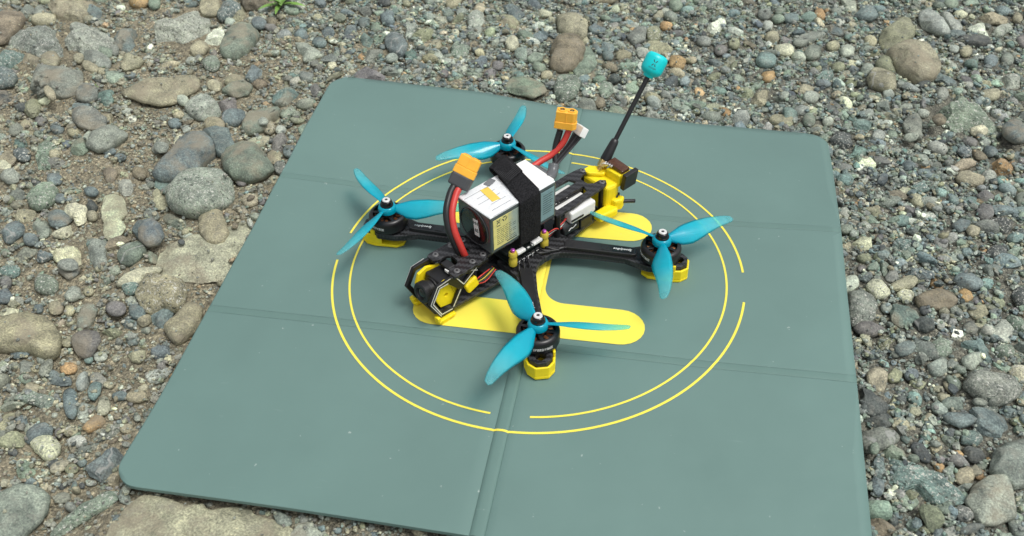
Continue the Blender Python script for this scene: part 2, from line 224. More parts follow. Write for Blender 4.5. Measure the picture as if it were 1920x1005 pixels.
STONES = """
L4|P 30,290 60,210 130,140 230,60 320,10 420,0 480,60 500,110 470,150 400,200 370,260 300,310 180,322 80,318|B|rm|large blue-grey slab stained with tan patches left of the pad
L4|P 400,-20 500,-50 590,-30 632,70 560,140 505,152 490,100 430,10|B|rp|smooth dark blue end of stone behind the tan-stained blue slab
L4|P 545,180 580,120 680,82 800,90 880,150 930,235 860,290 740,325 630,312 570,260|N|rm|rounded grey-green boulder with dark lichen patch nearest the pad's left edge
L4|P 125,455 180,385 250,320 400,295 540,288 600,340 635,440 560,500 440,560 330,572 230,555 150,520|S|rs|big pale cobble with white and green crystals below the blue slab
L4|P 365,620 400,585 480,565 540,590 570,670 595,740 560,800 490,820 430,800 385,740|T|rp|smooth tan kidney shaped cobble below the crystal-flecked cobble
L4|100,400,130,90,-25|E|fp|dark teal flat pebble tucked left of the crystal-flecked cobble
L4|P 20,500 30,440 60,418 90,450 140,500 120,550 50,552|T|ap|tan notched stone lower left of the crystal-flecked cobble
L4|185,650,190,80,-30|N|am|greenish wedge of stone below the tan notched stone
L4|P -80,700 -40,650 30,645 80,690 105,760 60,820 -20,830 -80,790|B|rm|round dark blue-grey cobble with brown stain left of the bare sand
L4|240,50,60,120,70|C|ap|cream shard standing up behind the tan-stained blue slab
L4|815,68,190,60,15|C|fm|flat cream stone touching the top of the lichen-patched boulder
L4|695,358,82,64,0|P|rp|small purple-grey round pebble below the lichen-patched boulder
L4|762,505,120,74,15|T|fp|pale tan oval pebble between the crystal-flecked cobble and the pad
L4|845,510,60,50,0|P|rp|small dark purple pebble right of the pale tan oval
L4|930,340,80,60,-10|T|am|small pale chip near the pad edge above the tan oval pebble
L4|970,70,130,90,40|P|ap|purplish angular stone close to the pad's upper left edge
L4|1060,130,100,80,0|B|rp|slate blue rounded stone half under the pad's left edge
L4|935,165,100,90,-60|T|am|light brown lumpy stone beside the slate blue stone at the pad
L4|985,255,90,90,0|G|rs|grey speckled pebble just left of the pad's upper fold
L4|760,675,36,90,25|S|fp|thin pale grey sliver at the top of the sandy slab
L4|240,815,54,38,-20|D|rp|tiny near-black pebble on bare sand left of the kidney cobble
L4|270,760,110,44,-15|S|am|flat pale grey chip beside the tiny black pebble
L4|30,500,60,50,0|T|ap|tiny tan chip beside the notched tan stone
L4|90,90,140,70,10|G|am|low grey stones left of the cream shard
L4|640,690,50,40,0|W|ap|dark crumb lying on the sandy slab
L1|P 65,265 110,210 200,192 370,190 420,240 470,300 550,350 562,400 530,440 450,445 300,395 210,340 100,312|G|as|large flat grey rock with sloping tan underside near the top left
L1|P 485,165 560,150 660,190 740,215 830,240 858,270 830,315 700,365 590,384 560,350 505,290 500,220|S|as|light grey angular boulder right of the flat grey rock
L1|P 860,215 960,198 1015,245 1010,320 940,355 870,320|B|am|blue-grey squarish stone right of the light grey boulder
L1|P 255,560 290,505 400,500 560,495 608,540 605,610 560,670 440,700 350,670 325,640 300,720 240,680|G|rm|big rounded brownish grey boulder with a dark underside at left
L1|P -60,130 20,95 100,85 160,95 190,130 130,190 90,230 40,300 -60,310|W|rp|dark brown rounded boulder cut by the left frame edge at top
L1|330,145,180,66,2|T|fp|long brown loaf shaped stone behind the flat grey rock
L1|205,70,90,100,-30|G|ap|upright grey stone left of the brown loaf-shaped stone
L1|300,75,110,70,0|G|ap|grey-tan chunk behind the brown loaf-shaped stone
L1|P 390,20 420,-20 700,-20 690,20 640,80 600,150 520,150 430,100|T|am|broad tan and blue flat stone at the top edge left of centre
L1|690,80,130,90,-20|B|ap|dark wedge stone lying on the broad tan and blue stone
L1|910,55,70,40,0|H|rp|small white oval pebble at the top edge
L1|P 960,20 1000,-20 1120,-20 1110,30 1050,45|O|rp|orange-brown stone cut off by the top frame edge
L1|1160,15,90,90,0|N|rp|pale green-grey pebble next to the orange-brown stone at the top
L1|375,445,140,105,10|T|rm|cream and tan nugget below the flat grey rock
L1|235,440,170,90,-30|T|am|brown crusty stone left of the cream and tan nugget
L1|P -60,430 10,385 160,400 150,440 60,480 -60,500|E|as|pale teal stone cut by the left frame edge
L1|P -60,560 0,500 70,510 125,570 90,620 0,645 -60,640|B|rs|speckled blue-grey cobble at the left frame edge
L1|P -60,660 30,660 85,700 60,750 0,775 -60,770|D|am|dark blue broken stone at the left frame edge
L1|590,430,76,80,-20|T|rp|rounded tan pebble between the two big grey rocks
L1|730,445,210,100,-20|G|rp|long green-grey stone below the light grey boulder
L1|780,375,120,90,20|N|ap|grey-green lump touching the light grey boulder's lower edge
L1|860,375,70,80,0|G|rp|small dull grey pebble right of the grey-green lump
L1|680,500,130,64,-25|T|rp|yellowish tan bean shaped pebble below the long green-grey stone
L1|770,535,76,50,-10|T|rp|small yellow-tan pebble next to the bean-shaped one
L1|740,592,100,50,-15|D|fp|dark flat pebble left of a small cream pebble
L1|795,588,56,40,-20|C|rp|small cream pebble right of the dark flat pebble
L1|P 905,480 940,415 985,410 1030,440 1080,450 1050,490 930,525|T|rm|tan saddle-shaped stone in the sand near the top left
L1|800,715,130,100,40|E|ap|pale teal stone beside a tiny green sprout
L1|P 925,690 1000,650 1120,590 1290,560 1440,565 1490,600 1500,660 1420,700 1330,760 1200,780 1060,750 960,720|T|rm|broad flat tan slab sunk in the sand at upper left
L1|650,695,170,120,0|G|rm|round dusty grey stone right of the dark-bellied boulder
L1|375,700,60,120,35|T|fp|thin tan stick-like stone leaning on the dark-bellied boulder
L1|240,790,110,140,-10|K|ap|olive grey leaf shaped stone below the dark-bellied boulder
L1|155,790,80,80,20|D|ap|small navy cube-like pebble left of the olive grey stone
L1|325,745,90,56,0|C|ap|pale cream pebble below the dark-bellied boulder
L1|670,885,250,140,-10|G|rm|dusty bluish mound of stone lower left of the pale teal stone
L1|800,880,110,80,-15|T|am|tan block beside the dusty bluish mound
L1|985,885,80,50,-5|H|ap|bright white chip in the sand left of centre top
L1|310,900,110,64,-15|P|ap|dark purplish chip under the olive grey stone
L1|430,955,90,70,0|B|am|small blue-grey chip left of the egg-shaped grey cobble
L1|395,905,70,60,0|T|rp|tan chip right of the dark purplish chip
L1|540,920,80,50,-30|S|ap|pale grey chip left of the dusty bluish mound
L1|120,975,110,70,20|G|rp|plain grey pebble at the far left below the navy cube-like pebble
L1|205,945,130,80,-40|T|am|tan crusty pebble below the olive grey stone
L1|630,800,150,60,-10|B|ap|flat blue-grey chip above the dusty bluish mound
L1|550,990,90,60,0|T|rp|small tan pebble left below the dusty bluish mound
L1|870,830,90,44,-10|T|ap|small sand coloured flake below the pale teal stone
L2|P -60,180 0,110 160,20 215,10 245,110 260,190 230,260 150,350 80,372 0,300 -70,250|S|as|large pointed light grey rock at the top left third
L2|P 240,285 320,220 390,235 388,290 350,330 290,325|H|ap|white quartz chunk right of the pointed grey rock
L2|P 370,370 400,290 450,220 540,182 610,195 655,250 620,320 560,370 480,425 400,410|N|rm|broad grey-green cobble with a tan lower half
L2|295,45,150,120,10|T|rp|tan rounded stone at the top edge beside the pointed grey rock
L2|P 350,110 400,30 460,0 520,30 530,70 430,130 370,140|B|rs|grey-violet stone behind a hollow tan stone at the top
L2|505,95,120,90,-10|T|am|hollowed tan stone at the top near the pointed grey rock
L2|P 520,-20 720,-20 720,30 650,55 560,50|W|rp|dark brown rounded stone cut by the top frame edge
L2|445,160,90,60,-20|S|rs|small white-flecked pebble above the grey-green tan-footed cobble
L2|665,168,110,70,0|B|rp|deep blue pebble left of the green sprig
L2|760,155,80,50,-10|W|rp|brown pebble just left of the green sprig
L2|770,200,130,50,-20|P|ap|dark purplish flat chip below the green sprig
L2|P 900,190 920,140 960,140 1010,160 960,180|N|ap|light green-grey shard right below the green sprig
L2|910,75,120,50,-10|N|fp|pale green flat stone right of the green sprig
L2|980,40,70,50,0|S|rp|pale grey pebble at the top above the pad's far corner
L2|1105,130,70,48,0|T|rp|sandy round pebble up from the pad's far left corner
L2|P 955,325 1020,325 1120,365 1130,395 1060,435 1010,440|S|ap|pale grey triangular stone up from the pad's far left corner
L2|1120,315,110,60,-5|B|rp|blue pebble touching the pale triangular stone
L2|1215,490,70,56,0|C|rp|cream round pebble near the pad's far left corner
L2|P 575,520 590,475 640,480 715,525 700,565 610,605 570,580|B|ap|wedge shaped blue-grey stone left of the pad's far corner
L2|P 590,610 650,590 740,600 700,640 660,655|W|ap|thin dark brown shard under the blue-grey wedge
L2|P 385,680 440,640 560,615 615,645 580,690 470,712|N|rm|long flat stone with tan rim below the blue-grey wedge
L2|480,600,150,60,10|T|rm|tan lumpy stone above the long tan-rimmed flat stone
L2|P 110,805 160,750 230,725 300,735 350,780 385,830 330,865 240,880 150,855|S|rs|white-grey granite cobble with rounded edges at left
L2|P 360,885 400,850 460,832 555,840 560,880 480,935 410,925|B|rv|dark blue-grey flat cobble right of the white granite cobble
L2|435,770,130,110,30|P|ap|dark purple-grey lump above the dark veined cobble
L2|P 540,930 580,870 700,840 820,815 835,850 760,890 720,960 600,1000 540,985|N|fm|wide pale green flat stone left of the pad's upper left edge
L2|695,905,70,45,0|S|ap|small white-grey chip lying on the wide pale green stone
L2|740,955,90,90,30|T|rs|small tan pebble at the lower end of the wide pale green stone
L2|830,975,80,60,0|S|rp|pale pebble right of the wide pale green stone
L2|860,720,180,90,10|E|am|pale turquoise crumbly stone left of the pad's far corner
L2|330,630,90,80,-20|T|ap|tan block below right of the sunken tan slab
L2|215,360,140,90,30|T|rp|brown rounded stone under the pointed grey rock
L2|305,470,120,100,-10|N|rs|mossy grey-green round stone below the white quartz chunk
L2|150,455,80,54,-5|S|rp|pale grey pebble left of the mossy round stone
L2|215,440,60,80,0|G|ap|grey chip touching the mossy round stone
L2|330,935,150,90,0|T|rm|tan flat mound below the white granite cobble
L2|60,860,90,46,0|T|rp|small tan pebble lower left of the white granite cobble
L2|125,880,110,50,-15|G|fp|low grey pebble under the white granite cobble
L2|30,925,100,60,0|B|rp|blue-grey low pebble left of the tan flat mound
L2|90,750,90,70,-20|S|rs|pale speckled pebble on the sunken tan slab
L2|925,565,90,36,-10|E|rp|dark teal thin pebble above the pale turquoise crumbly stone
L2|1210,300,70,40,-20|T|rp|tan pebble above the pad's far left corner
L2|P 1150,630 1200,570 1300,530 1300,560 1200,600 1165,650|K|rp|long olive stone hugging the pad's far left corner
L2|1090,660,70,110,0|P|ap|dark stone beside the pad's far left corner
L2|980,250,100,70,0|B|ap|dark grey lump above the pale triangular stone
L2|960,295,50,34,0|T|rp|tiny pinkish pebble above the pale triangular stone
L2|1185,240,80,90,20|B|ap|grey-blue block above right of the pale triangular stone
L2|1075,190,120,30,-5|B|ap|thin blue-grey flake right of the green sprig
L3|P 650,80 690,10 780,-40 870,-52 950,-20 950,10 880,50 800,95 720,105|G|rp|smooth egg-shaped grey cobble lying alone on the sand
L3|P 205,480 230,420 310,385 400,378 435,420 420,480 350,530 270,555 215,530|N|rs|smooth green-grey oval cobble at left
L3|P 460,580 500,520 560,540 640,550 635,640 580,680 540,650 550,620|C|ap|cream chalky patch of rock behind a round blue-brown stone
L3|P 360,640 370,590 430,575 510,590 545,640 490,690 430,705 380,690|B|rm|round blue and brown stone in front of the cream chalk
L3|P 400,750 470,710 520,680 545,730 500,765 430,765|C|ap|low cream chalk piece below the round blue-brown stone
L3|P 780,580 800,490 860,475 920,500 945,580 900,640 935,680 900,730 820,760 780,720 790,650|C|am|tall cream chalk slab of two joined lobes
L3|P 350,850 420,870 600,845 625,900 610,960 550,975 440,950 380,900|C|am|wide cream chalk slab at lower left
L3|P 995,720 1040,665 1130,650 1200,690 1232,760 1190,820 1120,825 1040,780|B|rm|rounded blue-grey cobble with rusty spots beside the sand
L3|P 880,900 930,850 1010,820 1085,830 1100,870 1050,920 970,980 900,970|N|rv|green-grey veined cobble right of the grey blade-shaped stone
L3|P 665,800 740,795 805,805 790,900 800,1000 720,1010 680,900|G|ap|long grey blade shaped stone pointing down the photo
L3|P 800,855 840,790 910,750 975,760 970,790 900,840 830,860|W|ap|brown-grey flat shard above the green veined cobble
L3|P 15,740 60,690 130,662 178,690 175,740 110,780 70,820 20,800|B|rv|blue-grey stone with pale streaks at the left edge
L3|310,715,120,110,10|G|ap|grey squarish stone right of the streaked blue stone
L3|230,795,110,84,-5|B|rp|slate blue round pebble below the streaked blue stone
L3|P 0,330 30,280 110,270 155,290 130,350 60,372|S|rp|pale grey pebble near the left frame edge
L3|30,240,100,80,-30|C|rp|whitish pebble at the left frame edge
L3|P 270,190 290,90 340,55 410,80 420,130 380,180 370,240 280,235|N|as|large mossy green-grey stone at left above the green-grey oval
L3|410,155,80,66,0|T|rp|tan pebble resting on the mossy green-grey stone
L3|165,155,130,86,-10|B|rs|pale blue-grey pebble left of the mossy green-grey stone
L3|140,75,110,56,0|E|ap|teal-grey flat stone above the pale blue-grey pebble
L3|50,170,120,100,0|T|am|tan lump at the left edge below the teal-grey flat stone
L3|410,340,110,76,0|B|rp|blue-grey pebble above the green-grey oval cobble
L3|270,365,76,54,-20|D|rp|dark navy pebble left above the green-grey oval cobble
L3|120,440,110,90,-10|G|ap|grey faceted pebble left of the green-grey oval cobble
L3|185,605,140,70,15|T|ap|golden tan angular stone under the green-grey oval cobble
L3|685,435,110,56,-5|B|rp|smooth blue-grey pebble alone above the cream chalk
L3|685,540,80,60,0|D|ap|black crumbly pebble between the two cream chalk pieces
L3|690,615,80,66,0|T|rp|peach coloured pebble between the cream chalk pieces
L3|940,400,100,90,0|S|am|pale grey broken stone above the tall cream chalk slab
L3|905,175,90,46,-5|B|rp|small blue pebble at the top of the bare sand patch
L3|1050,295,110,80,-15|W|rp|brown clod of sand stone in the bare patch
L3|825,285,60,34,0|C|rp|tiny cream pebble in the middle of the bare sand
L3|P 260,910 310,870 380,890 385,920 310,950 270,940|B|as|small blue-grey flecked chip left of the wide cream chalk slab
L3|510,985,150,70,0|G|rp|dark grey pebble below the wide cream chalk slab
L3|1130,605,120,60,-15|G|ap|grey flat stone left of the tan notched stone
L3|600,95,140,80,20|N|am|pale greenish lump left of the egg-shaped cobble
L3|500,75,70,50,0|B|rp|small blue pebble left of the egg-shaped cobble
L3|420,65,60,34,-10|C|rp|tiny cream pebble above the mossy green-grey stone
L3|820,130,110,44,-5|B|rm|light blue pebble below the egg-shaped grey cobble
L3|1210,90,100,70,0|G|am|small grey stone left of the cream shard
L3|1130,920,110,80,-20|N|am|grey-green lump right of the green veined cobble
L3|50,580,100,50,25|S|ap|pale chip at the left edge near the golden tan stone
L3|70,500,70,60,0|K|rp|small khaki pebble at the left edge
L3|35,890,80,50,-30|N|ap|green shard at the left frame edge below the streaked blue stone
L3|450,485,110,54,5|B|rp|low grey-blue pebble right of the green-grey oval cobble
L5|P -60,430 0,400 80,350 200,325 310,350 390,420 440,530 420,620 350,665 270,640 190,605 0,605 -60,600|T|rm|big tan and blue-green boulder cut by the left edge
L5|P 530,550 570,505 640,482 740,500 760,545 720,600 680,660 620,672 570,640|P|rm|purple-grey weathered stone right of the big tan boulder
L5|P 600,320 640,280 700,280 730,320 700,400 650,475 580,470 580,400|N|rm|green and tan bottle-shaped stone above the weathered purple stone
L5|P 915,150 930,90 990,70 1040,100 1050,160 1000,200 940,200|E|rs|dark green round pebble against the mottled boulder
L6|P 215,200 260,140 300,60 400,40 540,60 580,110 590,170 570,260 510,300 420,280 330,325 270,300|T|rs|large mottled tan and purple boulder left of the pad
L6|P 330,350 400,290 430,275 520,310 450,390 430,450 380,480 340,420|B|ap|angular blue-grey and tan wedge below the mottled boulder
L6|P 430,460 460,400 540,320 640,275 720,300 700,400 660,480 590,530 520,570 480,540|T|rm|big tan boulder touching the pad's left edge
L6|P 60,140 130,60 250,10 420,0 420,40 300,60 250,120 110,140|Z|rp|pinkish tan slab behind the mottled boulder
L6|180,262,90,60,30|S|ap|small pale rectangular stone left of the mottled boulder
L6|228,335,124,100,-10|B|rp|round blue-grey pebble below the small pale rectangular stone
L6|285,400,110,70,25|T|rp|tan pebble squeezed against the blue-grey wedge
L6|165,415,100,76,-20|B|ap|blue-green chip left of the tan pebble by the wedge
L6|190,540,90,80,0|B|ap|squared dark blue pebble in sand below the blue-green chip
L6|P 315,620 370,600 455,595 465,660 400,692 325,680|B|ap|flat blue-grey squarish stone left of the pad edge
L6|P 150,660 230,635 290,630 290,680 240,720 190,710|T|rp|smooth golden tan pebble left of the blue-grey squarish stone
L6|515,690,110,80,35|T|am|tan crusty stone half under the pad below the tan boulder
L6|P 290,830 340,790 420,770 500,765 460,820 380,860 320,870|S|fp|long flat grey stone running under the pad edge
L6|435,905,50,90,-35|S|ap|white sliver poking from beneath the pad's left edge
L6|225,975,150,80,5|T|rp|cream-grey pebble near the pad edge above the corner
L6|100,970,120,60,5|B|rp|dark blue-grey pebble left of the cream-grey pebble
L6|70,310,140,90,5|P|rp|purplish grey low stone left of the round blue-grey pebble
L6|400,710,60,30,30|S|rp|tiny pale pebble below the blue-grey squarish stone
L6|260,855,60,34,-25|C|rp|small cream oval left of the long flat grey stone
L6|860,110,70,60,20|T|rp|round pale stone half under the pad beside the sand slab
L5|340,130,190,130,-10|N|rs|round green-grey dusty cobble at the left
L5|P 435,10 480,-40 570,-50 600,20 560,70 510,95 460,50|B|rm|rounded blue-grey stone below the wide cream chalk
L5|545,200,130,90,25|S|rp|light grey oval pebble right of the dusty green cobble
L5|665,180,80,70,0|T|rp|tan blocky pebble right of the light grey oval
L5|P -60,190 0,165 60,172 95,215 60,265 -60,270|B|rp|blue-grey pebble cut by the left edge over the tan boulder
L5|40,115,90,90,0|P|rp|dark purple pebble at the left edge above the blue-grey one
L5|60,25,150,80,5|E|as|grey-green flat stone at the left edge above the dark purple pebble
L5|420,305,110,90,10|T|rm|tan knobby pebble above the big tan and green boulder
L5|520,325,80,84,0|T|rm|round sandy pebble right of the tan knobby pebble
L5|285,310,80,70,-30|B|rp|dark blue chip behind the big tan and green boulder
L5|515,762,126,76,5|O|rp|orange rust coloured pebble at lower left
L5|P 340,810 370,750 430,760 520,840 525,870 450,880 380,860|B|ap|blue-grey arrowhead stone below the rust orange pebble
L5|185,735,120,100,40|G|ap|dull grey angular pebble below the big tan and green boulder
L5|150,645,130,60,10|B|ap|dark blue flat chip under the big tan and green boulder
L5|325,705,90,56,-15|S|ap|pale chip left of the rust orange pebble
L5|265,765,80,50,0|T|rp|small light tan pebble left of the arrowhead stone
L5|755,675,106,64,10|S|rp|pale grey pebble below the weathered purple stone
L5|668,695,66,66,0|E|rs|small teal round pebble left of the pale grey pebble
L5|765,600,80,60,-45|T|ap|brown square pebble right of the weathered purple stone
L5|190,835,90,70,0|N|ap|green-grey rough chip below the dull grey angular pebble
L5|80,915,110,56,-30|G|rp|grey oval pebble near the left edge above the shard
L5|815,888,80,50,-15|T|rp|tan oval pebble right of the teal standing stone
L5|110,255,80,70,40|T|ap|cream-tan chip left of the tan knobby pebble
L5|70,330,130,60,15|C|ap|pale cream flat stone left above the big tan boulder
L5|870,310,150,86,-5|P|rp|purple flat oval stone left of the round blue-grey pebble by the boulder
L5|500,560,90,80,0|T|rm|sandy round stone between the tan boulder and the purple stone
L5|P 660,940 680,890 730,868 765,880 750,950 710,1005 670,990|E|rp|teal-grey tear-shaped stone at lower left
L5|P 470,960 490,925 540,915 575,950 580,1060 560,1140 500,1130 480,1050|B|rp|upright blue-grey finger stone at lower left
L5|P 585,990 640,1000 695,1060 660,1120 590,1130|S|ap|pale grey wedge right of the blue finger stone
L5|P 120,1000 190,950 330,945 390,990 370,1030 320,1050 240,1020|N|as|dark green-black speckled stone left of the blue finger stone
L7|P 610,205 640,165 700,110 745,105 775,150 740,190 650,235|O|rm|ochre yellow stone right of the blue finger stone
L7|P 175,290 200,235 270,180 340,168 385,200 380,250 300,270 220,320|B|rp|smooth slate grey stone behind the round sandy cobble
L7|P 220,330 250,285 310,262 390,270 445,320 440,380 380,430 320,435 280,395|C|rs|round pale sandy granite cobble at lower left
L7|P -40,320 20,260 80,215 155,212 172,290 140,325 60,335|K|ap|olive-grey slab left of the smooth slate grey stone
L7|P -40,260 -20,130 60,90 105,95 80,170 30,240|T|ap|tan flat shard leaning at the left frame edge
L7|145,150,90,90,10|B|ap|small blue-grey pebble right of the leaning tan shard
L7|P -60,760 0,700 90,640 180,620 290,630 350,700 340,780 280,870 190,960 140,1040 -60,1040|G|rp|biggest smooth grey boulder in the lower left corner
L7|P 120,520 150,455 210,460 260,510 230,555 160,580|N|ap|dark green-grey rock above the corner grey boulder
L7|P 175,600 205,562 250,580 300,620 280,640 185,622|B|rp|small blue-grey stone resting on the corner grey boulder
L7|110,610,90,60,0|S|rs|pale flecked pebble left of the stone on the corner boulder
L7|P 345,470 400,430 450,440 440,480 380,500|D|as|black glittery stone below the pale sandy cobble
L7|P 410,665 440,630 510,590 515,610 460,655|D|ap|black splinter below the black glittery stone
L7|P 660,490 700,420 780,340 850,300 920,330 935,380 880,440 820,510 760,575 700,550|B|av|blue-grey layered block with white veins beside the pad corner
L7|P 760,590 830,530 910,460 920,500 900,560 830,620|T|ap|sandy tan foot of rock below the layered blue block
L7|P 540,380 620,330 730,290 740,310 660,360 600,410 550,415|G|ap|thin jagged grey flake left of the layered blue block
L7|P 720,290 740,230 830,180 920,150 910,190 860,240 780,280|G|as|grey ridge of rock behind the jagged flake
L7|930,205,90,70,10|T|rp|tan pebble sitting above the layered blue block
L7|930,142,60,48,0|P|rp|tiny violet-grey pebble below the pad's left edge
L7|1015,130,50,50,0|S|rp|tiny grey round pebble touching the pad's lower left edge
L7|525,505,104,66,5|K|rp|pale olive oval pebble left of the layered blue block
L7|595,455,80,66,-20|B|as|small blue-grey granite chip above the pale olive oval
L7|535,350,50,46,0|T|rp|small pinkish pebble above the thin jagged flake
L7|518,218,110,86,10|T|rs|tan-grey round pebble below the blue finger stone
L7|432,240,60,80,0|P|rp|purple-brown pebble right of the smooth slate grey stone
L7|565,260,60,110,-25|N|ap|pale greenish chip right of the tan-grey round pebble
L7|675,615,84,36,8|S|fp|flat white-grey sliver in the sand left of the pad corner
L7|605,632,44,44,0|D|rp|tiny dark pebble left of the flat white-grey sliver
L7|875,885,90,84,0|B|rp|blue-grey flat pebble in the sand below the pad corner
L7|835,970,56,80,0|B|ap|small upright blue chip at the bottom edge
L7|P 870,700 880,650 930,650 970,700 950,770 890,740|G|ap|grey rough stone in the shade of the pad corner
L7|P 430,900 520,820 640,750 760,690 830,700 820,760 700,820 560,900 440,980 370,1000|N|as|sunken grey-green bedrock ridge in the sand at lower left
L7|520,785,80,60,0|G|rp|grey flat pebble on the sunken green ridge
L7|560,660,60,34,-10|T|rp|tiny tan pebble above the sunken green ridge
L7|90,385,70,46,0|D|am|dark chip above the dark green-grey rock
L7|865,120,60,40,10|W|rp|small brown pebble right of the ochre stone
L7|735,65,60,50,0|G|rp|round grey pebble above the ochre stone
B|P 180,330 300,225 460,260 640,330 820,340 1080,320 1200,400 1400,480 1450,560 1400,700 0,700 60,500|Z|am|huge pale sandstone slab half buried under the pad's near edge
B|P 1400,390 1430,360 1500,380 1560,440 1570,490 1500,515 1440,490|G|rp|grey egg-shaped pebble under the pad's near edge
B|1670,440,80,90,5|S|as|small white granite cube beneath the pad's near edge
B|1750,445,70,60,0|G|ap|grey chip right of the small white granite cube
B|P 1560,590 1620,500 1720,490 1830,530 1900,620 1560,700|S|am|pale rounded boulder cut by the bottom frame edge
B2|212,285,100,64,15|B|rs|dark bluish pebble under the near edge of the pad
B2|328,290,50,70,15|T|rp|small pinkish tan pebble right of the dark bluish one below the pad
B2|420,265,50,86,5|T|rp|upright pale tan pebble below the pad's near edge
B2|505,222,70,90,20|K|rp|olive oval pebble touching the pad's near edge
B2|P 540,270 580,190 660,190 670,240 600,290|G|ap|grey wedge pebble right of the olive oval below the pad
B2|640,325,160,80,5|B|as|blue-grey stone cut by the bottom edge below the pad
B2|275,210,60,80,0|W|rp|brown pebble under the pad left of the upright tan pebble
B2|1190,300,160,70,-5|T|am|light brown stone beneath the pad near the bottom fold
B2|1240,345,100,40,0|C|rp|cream pebble cut by the bottom edge under the pad
T1|P 465,150 500,100 560,92 605,140 600,200 540,240 490,210|B|rp|round dark blue-grey stone behind the pad's far left
T1|P 510,400 540,330 600,305 680,340 722,420 700,490 650,520 570,480|B|rv|large round slate stone above the pad's far edge
T1|P 250,690 290,610 330,592 400,650 490,700 470,745 260,725|P|ap|violet-grey triangular stone against the pad's far edge
T1|285,535,60,58,0|O|rp|tiny bright orange pebble above the violet triangle stone
T1|P 130,600 160,560 210,570 232,620 180,655|S|ap|pale grey block left above the violet triangle stone
T1|P 320,560 340,500 420,440 500,440 520,500 440,520 390,580|G|ap|grey angular stone left of the large round slate stone
T1|P 285,290 330,285 400,370 370,420 300,415|E|ap|pale teal shark-fin stone left of the large round slate stone
T1|P 115,290 150,210 240,225 230,290 160,345|B|ap|blue-grey block topped stone left of the teal shark fin stone
T1|P 690,240 730,180 810,250 780,310 720,350 690,310|S|as|upright grey granite shard right of the round slate stones
T1|P 760,330 830,270 950,280 930,340 860,375|K|ap|olive-grey wedge stone right of the granite shard
T1|P 1290,170 1320,120 1380,100 1440,130 1445,190 1400,240 1300,240|S|rs|pale grey round stone stacked below a smaller cream one
T1|1405,72,110,80,0|T|rp|small cream-grey stone behind the pale round stone
T1|P 1080,40 1120,-20 1250,-20 1200,40 1130,70|T|rp|smooth tan stone cut by the top frame edge
T1|P 440,-20 560,-20 560,30 500,45 450,30|D|rp|dark grey stone cut by the top frame edge
T1|P 660,-20 700,-20 760,40 720,60 680,40|K|rp|olive pebble at the top frame edge
T1|P 1350,580 1380,520 1440,510 1480,580 1420,635|B|ap|blue-grey angular stone above the pad's far edge
T1|1565,595,110,90,-20|P|ap|purple-grey stone right of the blue-grey angular one
T1|1345,695,170,56,-3|N|fp|green-grey sausage shaped pebble above the pad's far edge
T1|1240,655,90,60,20|S|rp|pale pebble left of the sausage-shaped pebble
T1|P 790,740 840,720 880,725 850,775 815,795|S|ap|small pale grey chip at the pad's far edge
T1|P 920,510 980,465 1030,500 1080,520 1040,545 940,540|S|am|whitish ridge-shaped pebble right of the large round slate stone
T1|P 1090,430 1180,400 1290,430 1280,490 1180,510 1110,490|N|as|dusty green-grey stone above the sausage-shaped pebble
T1|1175,305,70,60,0|C|rp|small cream round pebble left below the pale round stone
T1|1245,330,70,50,0|B|rp|small blue round pebble right of the cream one
T1|575,540,120,60,10|S|rp|pale flat pebble under the large round slate stone
T1|980,415,130,60,10|T|am|tan stone right of the olive-grey wedge stone
T1|115,465,66,80,0|T|rp|sandy round pebble far above the pad's left corner
T1|1070,690,80,64,0|P|rp|dark purple round pebble left of the sausage-shaped pebble
T1|430,250,130,70,-25|N|as|green-grey rough stone below the upper dark round stone
T1|P 1000,770 1050,765 1110,790 1060,815 1010,810|B|rp|blue-grey pebble touching the pad's far edge
T1|985,830,100,40,-15|S|rp|white-grey flat pebble peeking over the pad's far edge
T1|1520,775,90,70,-40|H|ap|white pebble right above the pad's far edge
T1|1435,800,90,60,0|G|rp|dull round grey pebble left of the white pebble
T2|P 440,140 470,100 540,82 620,110 672,170 665,260 620,290 530,270 460,230|T|rp|big tan boulder behind the brown boulder at top centre
T2|P 375,450 395,370 440,300 520,272 610,290 650,360 640,450 570,510 470,540 400,520|W|rm|big brown rounded boulder at top centre
T2|P 640,375 680,380 740,450 730,520 670,560 600,560 560,530 630,470|N|ap|pale green-white stone behind the big brown boulder
T2|655,315,70,60,0|T|rp|small tan pebble wedged between the two top centre boulders
T2|85,335,100,100,30|C|rp|round cream-pink pebble at top centre
T2|P 20,660 100,600 240,605 330,660 350,710 250,760 60,720|N|rm|broad flat green-grey rock near the pad's far edge
T2|P 415,680 450,600 560,590 620,640 600,710 550,760 450,780|N|rs|rounded green-grey boulder behind the amber plug
T2|P 680,200 730,170 820,230 740,250 680,230|B|ap|dark blue shard right of the upper tan boulder
T2|P 890,400 960,385 1025,425 980,445 910,450|T|ap|tan rectangular block between the boulders and the antenna tip
T2|P 790,410 850,390 885,440 840,480 800,450|B|rs|blue-grey speckled pebble left of the tan rectangular block
T2|P 710,340 740,335 790,390 790,430 730,400|B|rp|long dark blue pebble above the blue-grey speckled pebble
T2|P 1160,340 1330,345 1340,380 1280,430 1170,400|T|ap|tan flat slab right behind the antenna tip
T2|P 1150,150 1230,80 1270,90 1270,150|T|ap|brown angular stone above the tan flat slab
T2|1295,195,100,60,5|O|rp|orange-tan pebble above right of the antenna tip
T2|P 990,290 1060,220 1140,210 1130,300 1040,340|G|rp|flat grey stone up left of the antenna tip
T2|1195,260,110,110,0|K|rs|olive speckled round stone above the antenna tip
T2|P 200,460 260,410 330,420 320,470 250,490|N|rp|grey-green flat pebble left of the big brown boulder
T2|355,585,90,56,5|T|rp|grey-tan pebble below the big brown boulder
